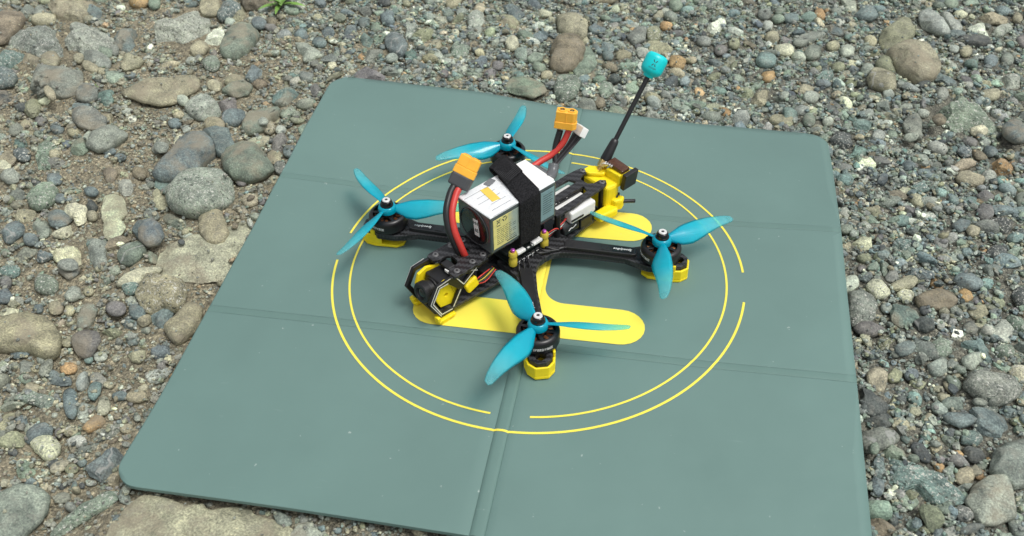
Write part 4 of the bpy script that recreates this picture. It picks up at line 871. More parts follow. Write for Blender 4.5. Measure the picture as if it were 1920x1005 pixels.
def pad_clamp(P):
    m = in_pad(P[:, 0], P[:, 1], -0.0015)
    P[m, 2] = np.minimum(P[m, 2], padz0(P[m, 0], P[m, 1])-0.0042)
    return P
extra_meshes = []        # stones beyond the 300 largest: joined with the loose gravel
for t in sorted(table, key=lambda t: -t['ga']):
    Q = t['px']; z = float(ground(*t['c']))+0.004
    Q2 = flat(Q, z); c = Q2.mean(0); size = math.sqrt(area(Q2)/math.pi)
    D = Q2-c; minr = np.percentile(np.hypot(*D.T), 15)
    hz = minr*{'r': .68, 'f': .42, 'a': .56}[t['shape']]
    if t['low']: hz = min(max(hz*0.35, .004), 0.0065)
    hz = min(hz, 0.019)
    i0, i1, j0, j1 = region(c[0], c[1], size*0.7)
    if i1 > i0 and j1 > j0: base = float(np.percentile(HM[j0:j1, i0:i1], 25))
    else: base = float(ground(*c))
    zc = base+hz*(0.42 if size < .03 else .3)+(0.0012 if not t['low'] else .0028)
    Q2 = flat(Q, zc+hz*0.2); c = Q2.mean(0); Q2 = c+(Q2-c)*(1.05 if t['shape'] != 'a' else 1.1)
    P, f, c = stone_mesh(Q2, t['shape'], base, hz, (5 if t['shape'] == 'a' and size > .025 else 4) if size > 0.012 else 3 if (t['own'] and size > .005) else 2)
    W = P+np.array([c[0], c[1], zc]); W = pad_clamp(W)
    # stamp into the height map
    R = np.hypot(*(Q2-c).T); rm = R.max(); i0, i1, j0, j1 = region(c[0], c[1], rm)
    if i1 > i0 and j1 > j0:
        X = XX[j0:j1, i0:i1]-c[0]; Y = YY[j0:j1, i0:i1]-c[1]
        az = np.arctan2(Q2[:, 1]-c[1], Q2[:, 0]-c[0]); o = np.argsort(az)
        rr = np.interp(np.arctan2(Y, X), np.r_[az[o]-2*np.pi, az[o], az[o]+2*np.pi], np.tile(R[o], 3))
        q = np.hypot(X, Y)/np.maximum(rr, 1e-6)
        dome = zc+hz*np.sqrt(np.clip(1-q**2.6, 0, 1))
        HM[j0:j1, i0:i1] = np.where(q < 1, np.maximum(HM[j0:j1, i0:i1], dome), HM[j0:j1, i0:i1])
    jit = RNG.uniform(1.02, 1.3); col = np.array(COL[t['col']])*jit*(1+RNG.normal(0, .02, 3)); col = col*.85+DUST*.15
    if t['own']:
        L = W-np.array([c[0], c[1], zc])
        me = bpy.data.meshes.new('stone'); me.from_pydata([tuple(p) for p in L], [], f); me.update()
        me.polygons.foreach_set('use_smooth', [t['shape'] != 'a']*len(f)); me.materials.append(SM[t['mat']])
        o = bpy.data.objects.new('stone', me); C.objects.link(o); o.location = (c[0], c[1], zc); o.color = (*col, 1)
        tag(o, t['label'], 'stone', 'larger stones lying in the gravel around the pad')
    else:
        extra_meshes.append((W, np.array(f), col))

# ------------------------------------------------------------------ loose gravel: tens of thousands of pebbles, joined
PAL_R = [('G', 24), ('B', 20), ('N', 18), ('S', 13), ('E', 7), ('P', 5), ('T', 10), ('D', 8), ('K', 6), ('W', 2.5), ('C', 2), ('O', 1), ('H', 1.2)]
PAL_L = [('G', 20), ('B', 10), ('N', 12), ('S', 14), ('E', 4), ('P', 6), ('T', 20), ('D', 4), ('K', 12), ('W', 6), ('C', 4), ('O', .6), ('H', 1)]
def pal(tb):
    w = np.array([b for a, b in tb], float); return np.array([COL[a] for a, b in tb]), w/w.sum()
PRc, PRw = pal(PAL_R); PLc, PLw = pal(PAL_L)
def px_of(x, y, z=-0.012):
    q = np.stack([x-CAM[0], y-CAM[1], np.full_like(x, z)-CAM[2]], 1); d = q@FW
    return 960+FOC*(q@RT)/d, 502.5+FOC*(q@DN)/d
# patches of bare sand and dirt (found in the photo, laid out on the ground)
SAND = [(185, 325, 100, 45), (500, 470, 120, 60), (600, 985, 330, 55), (280, 950, 200, 70), (330, 560, 60, 60), (470, 150, 60, 25), (250, 80, 60, 30), (170, 440, 70, 40),
        (235, 690, 70, 45), (1690, 700, 60, 40), (1590, 510, 30, 40), (120, 560, 60, 60), (330, 210, 70, 40)]
SANDW = []
for (a, b, c, d) in SAND:
    p = unproj(a, b, -.012); q = unproj(a+c, b, -.012); r = unproj(a, b-d, -.012)
    SANDW.append((p[0], p[1], abs(q[0]-p[0]), abs(r[1]-p[1])))
def leftness(x, y):
    u, v = px_of(x, y); return np.clip((760-u)/300, 0, 1)*np.clip((v+150)/260, 0.35, 1)
def sandness(x, y):
    s = np.zeros_like(x)
    for (a, b, c, d) in SANDW: s = np.maximum(s, np.clip(1.35-np.hypot((x-a)/c, (y-b)/d), 0, 1))
    return s
def inframe(x, y, m):
    u, v = px_of(x, y); return (u > -m) & (u < 1920+m) & (v > -m) & (v < 1005+m*1.4)
BASES = {}
for sub in (1, 2):
    lib = []
    for k in range(16):
        v, f = ICO[sub]; v = v.copy()
        if sub == 1: v = v*(1+RNG.normal(0, .09, (len(v), 1)))
        if k % 4: v = facet(v, 7, .45, .8)*1.15
        else: v = facet(v, 3, .7, .95)
        off = Vector(RNG.uniform(-50, 50, 3)); v = v*(1+.16*np.array([noise.noise(Vector(p)*1.3+off) for p in v]))[:, None]
        lib.append(v)
    BASES[sub] = (lib, np.array(ICO[sub][1]))
bm = bmesh.new(); bmesh.ops.create_icosphere(bm, subdivisions=1, radius=1); bm.free()
acc_v, acc_f, acc_c, acc_n = [], [], [], 0
acc_s = []
def add_mesh(V, F, col, smooth=True):
    global acc_n
    acc_s.append(np.full(len(F), smooth))
    acc_v.append(V.astype(np.float32)); acc_f.append(F+acc_n); acc_c.append(np.tile(np.array(col, np.float32), (len(V), 1))); acc_n += len(V)
for W, F, col in extra_meshes: add_mesh(W, F, col)
def rotm(rng, tilt):
    az, a, t = rng.uniform(0, 2*np.pi), rng.uniform(0, 2*np.pi), rng.normal(0, tilt)
    c, s = math.cos(az), math.sin(az); Z = np.array([[c, -s, 0], [s, c, 0], [0, 0, 1]])
    k = np.array([math.cos(a), math.sin(a), 0]); K = np.array([[0, -k[2], k[1]], [k[2], 0, -k[0]], [-k[1], k[0], 0]])
    return (np.eye(3)+math.sin(t)*K+(1-math.cos(t))*K@K)@Z
def scatter(n, r0, r1, sub, margin, left_p, sand_p, lim, power=1.6):
    x = RNG.uniform(HX0+.02, HX1-.02, n); y = RNG.uniform(HY0+.02, HY1-.02, n)
    keep = inframe(x, y, margin) & ~in_pad(x, y, 0.012)
    x, y = x[keep], y[keep]
    p = 1-(1-left_p)*leftness(x, y); s = sandness(x, y); p = p*(1-s*(1-sand_p))
    keep = RNG.uniform(size=len(x)) < p; x, y = x[keep], y[keep]
    r = r0+(r1-r0)*RNG.uniform(size=len(x))**power; o = np.argsort(-r); x, y, r = x[o], y[o], r[o]
    lf = leftness(x, y); lib, F = BASES[sub]; done = 0
    for k in range(len(x)):
        rk = r[k]; i, j = int((x[k]-HX0)/HS), int((y[k]-HY0)/HS); w = max(1, int(rk*.62/HS))
        H = HM[j-w:j+w+1:max(1, w), i-w:i+w+1:max(1, w)]; g = GR[j, i]
        top = H.max()
        if top-g > lim+rk*0.25: continue
        if in_pad(x[k], y[k], -rk*.3) and HM[j, i]+rk*.8 > padz0(x[k], y[k])-.004: continue
        sx, sy = rk*RNG.uniform(.9, 1.25), rk*RNG.uniform(.62, .95); sz = rk*RNG.uniform(.42, .78)
        z = H.mean()+sz*RNG.uniform(.05, .4)
        v = lib[RNG.integers(16)]*np.array([sx, sy, sz])
        v = v@rotm(RNG, .28).T+np.array([x[k], y[k], z])
        L = RNG.uniform() < lf[k]; pc, pw = (PLc, PLw) if L else (PRc, PRw)
        col = pc[RNG.choice(len(pw), p=pw)]*1.3*RNG.uniform(.55, 1.4)*(1+RNG.normal(0, .03, 3)); q = RNG.uniform(.05, .4)+(.15 if L else 0); col = col*(1-q)+(DUST if L else DUSTR)*q
        add_mesh(v, F, col, smooth=bool(RNG.uniform() < (.6 if sub == 2 else .25)))
        w2 = max(1, int(rk*.8/HS)); J0, I0 = max(0, j-w2), max(0, i-w2)
        X = XX[J0:j+w2+1, I0:i+w2+1]-x[k]; Y = YY[J0:j+w2+1, I0:i+w2+1]-y[k]
        q = (X*X+Y*Y)/(rk*.85)**2
        HM[J0:j+w2+1, I0:i+w2+1] = np.maximum(HM[J0:j+w2+1, I0:i+w2+1], np.where(q < 1, z+sz*.9*np.sqrt(np.clip(1-q, 0, 1)), -1))
        done += 1
    print('gravel', r0, r1, 'kept', done, 'of', n)
scatter(11000, .0052, .0098, 2, 420, .24, .05, .0024, 2.0)
scatter(44000, .0029, .0054, 1, 260, .42, .12, .0036, 1.3)
scatter(60000, .0016, .0030, 1, 90, .75, .4, .005, 1.3)
GRIT = True
# grit: the smallest grains, 20 triangles each
def ico0():
    t = (1+5**.5)/2; v = np.array([(-1, t, 0), (1, t, 0), (-1, -t, 0), (1, -t, 0), (0, -1, t), (0, 1, t), (0, -1, -t), (0, 1, -t), (t, 0, -1), (t, 0, 1), (-t, 0, -1), (-t, 0, 1)], float)
    f = [(0, 11, 5), (0, 5, 1), (0, 1, 7), (0, 7, 10), (0, 10, 11), (1, 5, 9), (5, 11, 4), (11, 10, 2), (10, 7, 6), (7, 1, 8), (3, 9, 4), (3, 4, 2), (3, 2, 6), (3, 6, 8), (3, 8, 9), (4, 9, 5), (2, 4, 11), (6, 2, 10), (8, 6, 7), (9, 8, 1)]
    return v/np.linalg.norm(v[0]), np.array(f)
V0, F0 = ico0()
n = 150000
x = RNG.uniform(HX0+.02, HX1-.02, n); y = RNG.uniform(HY0+.02, HY1-.02, n)
k = inframe(x, y, 60) & ~in_pad(x, y, .006); x, y = x[k], y[k]
i = ((x-HX0)/HS).astype(int); j = ((y-HY0)/HS).astype(int)
k = (HM[j, i]-GR[j, i] < .0045) | (RNG.uniform(size=len(x)) < .03); x, y, i, j = x[k], y[k], i[k], j[k]
k = RNG.permutation(len(x))[:42000]; x, y, i, j = x[k], y[k], i[k], j[k]
m = len(x); r = .0006+.0011*RNG.uniform(size=m)**1.5
S = np.stack([r*RNG.uniform(.8, 1.3, m), r*RNG.uniform(.6, 1, m), r*RNG.uniform(.5, .9, m)], 1)
V = (V0[None]*(1+RNG.normal(0, .16, (m, 12, 1))))*S[:, None]
a = RNG.uniform(0, 6.283, m); ca, sa = np.cos(a)[:, None], np.sin(a)[:, None]
V = np.stack([V[..., 0]*ca-V[..., 1]*sa, V[..., 0]*sa+V[..., 1]*ca, V[..., 2]], 2)
V += np.stack([x, y, HM[j, i]+r*.35], 1)[:, None]
lf = leftness(x, y)
ci = np.where(RNG.uniform(size=m) < lf*.9, RNG.choice(len(PLw), m, p=PLw), 100+RNG.choice(len(PRw), m, p=PRw))
cols = np.where((ci < 100)[:, None], PLc[np.minimum(ci, len(PLw)-1)], PRc[np.clip(ci-100, 0, len(PRw)-1)])*RNG.uniform(.7, 1.8, (m, 1))*.55+np.where((lf > .5)[:, None], DUST, DUSTR)*.45
def big_mesh(name, V, F, colr, mat, sm=None):
    me = bpy.data.meshes.new(name)
    me.vertices.add(len(V)); me.vertices.foreach_set('co', V.astype(np.float32).ravel())
    me.loops.add(F.size); me.loops.foreach_set('vertex_index', F.astype(np.int32).ravel())
    me.polygons.add(len(F)); me.polygons.foreach_set('loop_start', (np.arange(len(F))*F.shape[1]).astype(np.int32))
    me.polygons.foreach_set('loop_total', np.full(len(F), F.shape[1], np.int32))
    me.update(calc_edges=True); me.polygons.foreach_set('use_smooth', np.ones(len(F), bool) if sm is None else sm)
    if colr is not None:
        at = me.color_attributes.new('col', 'FLOAT_COLOR', 'POINT')
        at.data.foreach_set('color', np.c_[colr, np.ones(len(colr))].astype(np.float32).ravel())
    me.materials.append(mat); o = bpy.data.objects.new(name, me); C.objects.link(o); return o
peb = big_mesh('gravel', np.concatenate(acc_v), np.concatenate(acc_f), np.concatenate(acc_c), M_PEB, np.concatenate(acc_s))
tag(peb, 'loose mixed grey, green and tan river gravel covering the ground', 'gravel', kind='stuff')
grit = big_mesh('grit', V.reshape(-1, 3), (F0[None]+(np.arange(m)*12)[:, None, None]).reshape(-1, 3), np.repeat(cols, 12, 0), M_PEB, np.zeros(m*20, bool))
tag(grit, 'fine stone grit and coarse sand between the pebbles', 'grit', kind='stuff')
print('tris gravel', len(peb.data.polygons), 'grit', len(grit.data.polygons))

# ------------------------------------------------------------------ ground sheet: fine under the picture, coarse out to the horizon
def grid_sheet(name, xs, ys, zf, mat):
    X, Y = np.meshgrid(xs, ys); Z = zf(X, Y); V = np.stack([X, Y, Z], 2).reshape(-1, 3); w = len(xs)
    a = (np.arange(len(ys)-1)[:, None]*w+np.arange(w-1)[None]).ravel()
    return big_mesh(name, V, np.stack([a, a+1, a+w+1, a+w], 1), None, mat)
NZ = RNG.normal(0, 1, (400, 400))
for _ in range(2): NZ = (NZ+np.roll(NZ, 1, 0)+np.roll(NZ, 1, 1)+np.roll(NZ, (1, 1), (0, 1)))/4
def clod(x, y):
    i = (x/.0042) % 400; j = (y/.0042) % 400; a, b = np.floor(i).astype(int) % 400, np.floor(j).astype(int) % 400
    return NZ[b, a]
def gz(X, Y): return ground(X, Y)+clod(X, Y)*.0021*np.where(in_pad(X, Y, .02), 0, 1)
xs = np.r_[-40, -18, -8, -4, -2.4, -1.6, -1.2, -1.0, np.arange(HX0, HX1, .0042), .8, 1.0, 1.4, 2.2, 4, 8, 18, 40]
ys = np.r_[-40, -18, -8, -3.5, -1.8, -1.1, -.8, -.6, np.arange(HY0, HY1, .0042), .85, 1.1, 1.6, 2.6, 5, 9, 18, 40]
g = grid_sheet('ground', xs, ys, gz, M_DIRT); tag(g, 'sandy brown river bed dirt under the gravel', kind='structure')

# ------------------------------------------------------------------ landing pad
def pad_mat(name, col, rough):
    m, n, lk, b = nt(name); tc = N(n, 'ShaderNodeTexCoord')
    no = N(n, 'ShaderNodeTexNoise', i_Scale=6.0, i_Detail=5.0, i_Roughness=.6); lk.new(tc.outputs['Object'], no.inputs['Vector'])
    r = ramp(n, lk, no.outputs[0], [(.3, tuple(c*.93 for c in col)), (.7, tuple(c*1.06 for c in col))])
    # pale scuffs and a few dust specks
    ns = N(n, 'ShaderNodeTexNoise', i_Scale=190.0, i_Detail=2.0); lk.new(tc.outputs['Object'], ns.inputs['Vector'])
    sp = ramp(n, lk, ns.outputs[0], [(.75, (0, 0, 0)), (.79, (.45, .45, .45))])
    c2 = mix(n, lk, sp.outputs[0], r.outputs[0], (.5, .55, .5))
    mp = N(n, 'ShaderNodeMapping'); mp.inputs['Scale'].default_value = (9, 60, 1); mp.inputs['Rotation'].default_value = (0, 0, .5); lk.new(tc.outputs['Object'], mp.inputs[0])
    sc = N(n, 'ShaderNodeTexNoise', i_Scale=4.0, i_Detail=3.0); lk.new(mp.outputs[0], sc.inputs['Vector'])
    sr = ramp(n, lk, sc.outputs[0], [(.70, (0, 0, 0)), (.82, (.16, .16, .16))])
    c3 = mix(n, lk, sr.outputs[0], c2, (.4, .47, .43))
    lk.new(c3, b.inputs['Base Color'])
    rr = ramp(n, lk, no.outputs[0], [(.3, (rough-.05,)*3), (.7, (rough+.07,)*3)]); lk.new(rr.outputs[0], b.inputs['Roughness'])
    b.inputs['Specular IOR Level'].default_value = .4
    nb = N(n, 'ShaderNodeTexNoise', i_Scale=1500.0, i_Detail=2.0); lk.new(tc.outputs['Object'], nb.inputs['Vector'])
    bp = N(n, 'ShaderNodeBump', i_Strength=.25, i_Distance=.0002); lk.new(nb.outputs[0], bp.inputs['Height'])
    nl = N(n, 'ShaderNodeTexNoise', i_Scale=14.0, i_Detail=3.0); lk.new(tc.outputs['Object'], nl.inputs['Vector'])
    b2 = N(n, 'ShaderNodeBump', i_Strength=.5, i_Distance=.004); lk.new(nl.outputs[0], b2.inputs['Height']); lk.new(bp.outputs[0], b2.inputs['Normal']); lk.new(b2.outputs[0], b.inputs['Normal'])
    return m
M_PAD = pad_mat('pad_green_leatherette', (.123, .208, .187), .55)
M_FOLD = pad_mat('pad_fold_strip', (.113, .195, .173), .55)
M_YEL = pad_mat('pad_yellow_print', (.84, .72, .085), .5)
pad = empty('landing_pad', (0, 0, 0))
tag(pad, 'square grey-green folding landing pad with yellow H and circles, lying on the gravel', 'landing pad')
def sheet(name, outline, mat, dz=0.0, thick=0.0, step=.012, xc=(), yc=()):
    bm = bmesh.new(); vs_ = [bm.verts.new((a, b, 0)) for a, b in outline]
    es = [bm.edges.new((vs_[i], vs_[(i+1) % len(vs_)])) for i in range(len(vs_))]
    bmesh.ops.triangle_fill(bm, use_beauty=True, edges=es)
    o = np.array(outline); x0, y0 = o.min(0); x1, y1 = o.max(0)
    cx = list(np.arange(math.floor(x0/step)*step, x1, step))+list(xc)
    for s in (-1, 1):
        for t in (.84, .92, 1.0, 1.08, 1.16, .5): cx.append(strip_c(0)+s*SW*t)
    cy = list(np.arange(math.floor(y0/step)*step, y1, step))+list(yc)
    for f in FY:
        for s in (-1, 1):
            for t in (.8, 1.0, 1.2, .4): cy.append(f+s*FWD*t)
    for v in cx:
        if x0+1e-5 < v < x1-1e-5: bmesh.ops.bisect_plane(bm, geom=bm.verts[:]+bm.edges[:]+bm.faces[:], plane_co=(v, 0, 0), plane_no=(1, 0, 0))
    for v in cy:
        if y0+1e-5 < v < y1-1e-5: bmesh.ops.bisect_plane(bm, geom=bm.verts[:]+bm.edges[:]+bm.faces[:], plane_co=(0, v, 0), plane_no=(0, 1, 0))
    bmesh.ops.recalc_face_normals(bm, faces=bm.faces[:])
    if bm.faces and bm.faces[0].normal.z < 0: bmesh.ops.reverse_faces(bm, faces=bm.faces[:])
    if thick:
        r = bmesh.ops.extrude_face_region(bm, geom=bm.faces[:])
        low = {g_ for g_ in r['geom'] if isinstance(g_, bmesh.types.BMVert)}
        for v in bm.verts:
            z = float(padz(v.co.x, v.co.y)); v.co.z = z-thick if v in low else z
        bmesh.ops.recalc_face_normals(bm, faces=bm.faces[:])
    else:
        for v in bm.verts: v.co.z = float(padz(v.co.x, v.co.y))+dz
    me = bpy.data.meshes.new(name); bm.to_mesh(me); bm.free()
    me.materials.append(mat); o = bpy.data.objects.new(name, me); C.objects.link(o); o.parent = pad
    for p in me.polygons: p.use_smooth = abs(p.normal.z) > .7
    return o
def rrect(x0, y0, x1, y1, rad):          # rad: corner radii (x0y0, x1y0, x1y1, x0y1)
    out = []
    for (cx, cy, sx, sy, r, a0) in ((x0, y0, 1, 1, rad[0], 180), (x1, y0, -1, 1, rad[1], 270), (x1, y1, -1, -1, rad[2], 0), (x0, y1, 1, -1, rad[3], 90)):
        if r == 0: out.append((cx, cy)); continue
        for k in range(9):
            a = math.radians(a0+k*90/8); out.append((cx+sx*r+r*math.cos(a), cy+sy*r+r*math.sin(a)))
    return out
x0, x1, y0, y1 = PX-PH, PX+PH, PY-PH, PY+PH; sl, sr_ = strip_c(0)-SW, strip_c(0)+SW; R_ = .0195
ybands = [(y0, FY[0]-FWD), (FY[0]+FWD, FY[1]-FWD), (FY[1]+FWD, y1)]
for b_, (ya, yb) in enumerate(ybands):
    sheet('panel', rrect(x0, ya, sl, yb, (R_ if b_ == 0 else 0, 0, 0, R_ if b_ == 2 else 0)), M_PAD, thick=.0028)
    sheet('panel', rrect(sr_, ya, x1, yb, (0, R_ if b_ == 0 else 0, R_ if b_ == 2 else 0, 0)), M_PAD, thick=.0028)
for f in FY:
    sheet('fold_strip', rrect(x0, f-FWD, sl, f+FWD, (0,)*4), M_FOLD, thick=.0022); sheet('fold_strip', rrect(sr_, f-FWD, x1, f+FWD, (0,)*4), M_FOLD, thick=.0022)
sheet('fold_strip', rrect(sl, y0, sr_, y1, (0,)*4), M_FOLD, thick=.0022)
def ring(name, r, w, gaps):
    """thin printed circle as arcs; gaps are (centre angle, half gap) in degrees"""
    cuts = sorted((c+s*h) % 360 for c, h in gaps for s in (-1, 1)); n = 360
    arcs = []
    gs = sorted(gaps); 
    for i in range(len(gs)):
        a = gs[i][0]+gs[i][1]; b = (gs[(i+1) % len(gs)][0]-gs[(i+1) % len(gs)][1]); b += 360 if b <= a else 0
        arcs.append((a, b))
    for a, b in arcs:
        k = int((b-a)/.7); vv, ff = [], []
        for j in range(k+1):
            t = math.radians(a+(b-a)*j/k)
            for s in (-1, 1):
                X, Y = (r+s*w/2)*math.cos(t), (r+s*w/2)*math.sin(t); vv.append((X, Y, float(padz(X, Y))+.00025))
            if j: q = 2*j; ff.append((q-2, q-1, q+1, q))
        mk(name, vv, ff, M_YEL, pad, smooth=True)
ring('landing_ring', .16, .0018, [(1.6, 6.0), (178.8, 5.9)])
ring('landing_ring', .1466, .0016, [(92.5, 5.5), (272.0, 5.3)])
# the letter H: two stadium bars and a slanting-shouldered crossbar (curved shoulder on one side, square on the other)
def u(*p): return [(a*U, b*U) for a, b in p]
def arc(cx, cy, r, a0, a1, k=12): return [(cx+r*math.cos(math.radians(a0+(a1-a0)*i/k)), cy+r*math.sin(math.radians(a0+(a1-a0)*i/k))) for i in range(k+1)]
Hs = arc(.44, -.325, .113, -90, 90) + [(.26, -.212)] + arc(.165, -.107, .105, 270, 180) + [(.058, .285)] + [(.2, .285)] + arc(.42, .402, .112, -90, 90) \
   + [(.0, .51)] + arc(-.45, .402, .112, 90, 270) + [(-.22, .285)] + arc(-.2, .2, .085, 90, 0, 8) + [(-.108, -.232)] + arc(-.43, -.338, .108, 90, 270)
# slide the printed bars into one clean loop
sheet('letter_h', u(*Hs), M_YEL, dz=.0004, step=.008)
# ------------------------------------------------------------------ the quadcopter (millimetres in its own frame: x forward, y left, z up)
MM = 0.001
def carbon():
    m, n, lk, b = nt('carbon_twill'); tc = N(n, 'ShaderNodeTexCoord')
    mp = N(n, 'ShaderNodeMapping'); mp.inputs['Rotation'].default_value = (0, 0, math.radians(8)); lk.new(tc.outputs['Object'], mp.inputs[0])
    sp = N(n, 'ShaderNodeSeparateXYZ'); lk.new(mp.outputs[0], sp.inputs[0])
    def mth(op, a, v=None, w=None):
        x = N(n, 'ShaderNodeMath', operation=op)
        for s, q in zip(x.inputs, (a, v, w)):
            if q is None: continue
            if hasattr(q, 'links'): lk.new(q, s)
            else: s.default_value = q
        return x.outputs[0]
    z3 = mth('MULTIPLY', sp.outputs[2], 0.8)
    X = mth('ADD', mth('MULTIPLY', sp.outputs[0], 500.0), z3); Y = mth('MULTIPLY', sp.outputs[1], 500.0)
    Z = mth('MULTIPLY', sp.outputs[2], 500.0)
    t = mth('ADD', mth('FLOOR', X), mth('ADD', mth('FLOOR', Y), mth('FLOOR', Z)))
    c = mth('LESS_THAN', mth('MODULO', mth('ADD', t, 4000.0), 4.0), 1.5)
    r = ramp(n, lk, c, [(0, (.012, .012, .013)), (1, (.036, .037, .04))]); lk.new(r.outputs[0], b.inputs['Base Color'])
    rr = ramp(n, lk, c, [(0, (.4,)*3), (1, (.55,)*3)]); lk.new(rr.outputs[0], b.inputs['Roughness'])
    fx = mth('SINE', mth('MULTIPLY', X, 6.283)); bp = N(n, 'ShaderNodeBump', i_Strength=.35, i_Distance=.0002); lk.new(mth('MULTIPLY', fx, c), bp.inputs['Height']); lk.new(bp.outputs[0], b.inputs['Normal'])
    return m
M_CF = carbon()
M_BLK = plain('black_plastic', (.013, .013, .014), .42)
M_ALU = plain('black_anodised', (.008, .008, .009), .36, spec=.45)
M_SILK = plain('silver_edge', (.75, .75, .73), .35, metal=.3)
M_STEEL = plain('steel', (.5, .5, .5), .3, metal=1.0)
M_YTPU = plain('yellow_printed_tpu', (.90, .70, .008), .5, bump=.6, bscale=1400)
M_ORG = plain('amber_plastic', (.95, .47, .045), .38, spec=.5)
M_RED = plain('red_silicone', (.55, .045, .035), .45)
M_WIRE = plain('black_silicone', (.014, .014, .015), .4)
M_SHR = plain('grey_heatshrink', (.055, .058, .062), .48)
M_WHT = plain('white_plastic', (.78, .78, .75), .4)
M_PRT = plain('white_print', (.75, .75, .73), .5)
M_COP = plain('copper', (.5, .2, .09), .35, metal=.9)
M_GOLD = plain('gold', (.8, .55, .22), .28, metal=1.0)
M_PINK = plain('pink_anodised', (.55, .12, .5), .3, metal=.6)
M_PCB = plain('black_circuit_board', (.014, .02, .018), .45, var=.3, vscale=900)
M_TEAL = plain('turquoise_plastic', (.0, .60, .62), .38)
M_DGLS = plain('lens_glass', (.004, .004, .006), .06, spec=.9)
M_DPRT = plain('dark_print', (.03, .05, .05), .5)
M_GROM = plain('amber_rubber', (.50, .40, .045), .4)
def trans_mat(name, col, alpha, rough=.15, transl=.3):
    m, n, lk, b = nt(name); b.inputs['Base Color'].default_value = (*col, 1); b.inputs['Roughness'].default_value = rough
    tr = N(n, 'ShaderNodeBsdfTransparent'); tr.inputs[0].default_value = (*[min(1, c*.5+.5) for c in col], 1)
    ms = N(n, 'ShaderNodeMixShader'); ms.inputs[0].default_value = alpha
    lk.new(tr.outputs[0], ms.inputs[1]); lk.new(b.outputs[0], ms.inputs[2]); lk.new(ms.outputs[0], n['Material Output'].inputs[0]); return m
M_FILM = trans_mat('smoky_shrink_film', (.2, .21, .22), .55)
M_BRN = trans_mat('brown_smoked_case', (.10, .045, .03), .8)

def blade_mat():
    m, n, lk, b = nt('turquoise_blade')
    at = N(n, 'ShaderNodeAttribute', attribute_name='span'); f = at.outputs['Fac']
    r = ramp(n, lk, f, [(.1, (.0, .47, .63)), (.5, (.02, .60, .73)), (.75, (.17, .70, .78)), (1.0, (.40, .77, .80))])
    lk.new(r.outputs[0], b.inputs['Base Color']); b.inputs['Roughness'].default_value = .14; b.inputs['Specular IOR Level'].default_value = .6
    tl = N(n, 'ShaderNodeBsdfTranslucent'); lk.new(r.outputs[0], tl.inputs[0])
    m1 = N(n, 'ShaderNodeMixShader'); m1.inputs[0].default_value = .38; lk.new(b.outputs[0], m1.inputs[1]); lk.new(tl.outputs[0], m1.inputs[2])
    tr = N(n, 'ShaderNodeBsdfTransparent'); tr.inputs[0].default_value = (.55, .95, 1, 1)
    nz = N(n, 'ShaderNodeTexNoise', i_Scale=70.0, i_Detail=1.0, i_Distortion=1.0); tcb = N(n, 'ShaderNodeTexCoord'); lk.new(tcb.outputs['Object'], nz.inputs['Vector'])
    fa = N(n, 'ShaderNodeMath', operation='MULTIPLY_ADD'); fa.inputs[1].default_value = .35; lk.new(nz.outputs[0], fa.inputs[0]); fb = N(n, 'ShaderNodeMath', operation='SUBTRACT'); lk.new(f, fb.inputs[0]); fb.inputs[1].default_value = .17; lk.new(fb.outputs[0], fa.inputs[2])
    a = ramp(n, lk, fa.outputs[0], [(.15, (.95,)*3), (.5, (.76,)*3), (.97, (.28,)*3)])
    m2 = N(n, 'ShaderNodeMixShader'); lk.new(a.outputs[0], m2.inputs[0]); lk.new(tr.outputs[0], m2.inputs[1]); lk.new(m1.outputs[0], m2.inputs[2])
    lk.new(m2.outputs[0], n['Material Output'].inputs[0]); return m
M_BLADE = blade_mat()

HEAD = math.radians(-127.2085)
CX, CY = -0.095*U, 0.0963*U
drone = empty('racing_drone', (CX, CY, 0.0003), HEAD)
tag(drone, 'black carbon racing quadcopter with yellow feet and turquoise propellers on the pad', 'drone')
def T(v): return Vector(v)*MM
def P(name, V, F, mat, parent=drone, smooth=False, bevel=0.0, M=None):
    V = [Vector(v) for v in V]
    if M is not None: V = [M @ v for v in V]
    return mk(name, [v*MM for v in V], F, mat, parent, smooth, bevel*MM)
def from_bm(name, bm, mat, parent=drone, smooth=False, bevel=0.0, M=None):
    if M is not None: bm.transform(M)
    bm.transform(Matrix.Scale(MM, 4)); bmesh.ops.recalc_face_normals(bm, faces=bm.faces[:])
    me = bpy.data.meshes.new(name); bm.to_mesh(me); bm.free()
    if smooth:
        for p in me.polygons: p.use_smooth = True
    me.materials.append(mat); o = bpy.data.objects.new(name, me); C.objects.link(o)
    if parent: o.parent = parent
    if bevel:
        b = o.modifiers.new('bevel', 'BEVEL'); b.width = bevel*MM; b.segments = 2; b.limit_method = 'ANGLE'; b.angle_limit = math.radians(35)
    return o
def prism(bm, outline, z0, z1, holes=()):
    es = []
    for loop in (outline, *holes):
        vs_ = [bm.verts.new((a, b, z0)) for a, b in loop]
        es += [bm.edges.new((vs_[i], vs_[(i+1) % len(vs_)])) for i in range(len(vs_))]
    r = bmesh.ops.triangle_fill(bm, use_beauty=True, edges=es)
    fs = [g for g in r['geom'] if isinstance(g, bmesh.types.BMFace)]
    e = bmesh.ops.extrude_face_region(bm, geom=fs)
    bmesh.ops.translate(bm, verts=[g for g in e['geom'] if isinstance(g, bmesh.types.BMVert)], vec=(0, 0, z1-z0))
def plate(name, outline, z0, z1, mat, parent=drone, holes=(), bevel=.25, M=None):
    bm = bmesh.new(); prism(bm, outline, z0, z1, holes); return from_bm(name, bm, mat, parent, bevel=bevel, M=M)
def boxm(bm, c, s, M=None):
    r = bmesh.ops.create_cube(bm, size=1, matrix=Matrix.Translation(c) @ (M or Matrix()) @ Matrix.Diagonal((*s, 1)))
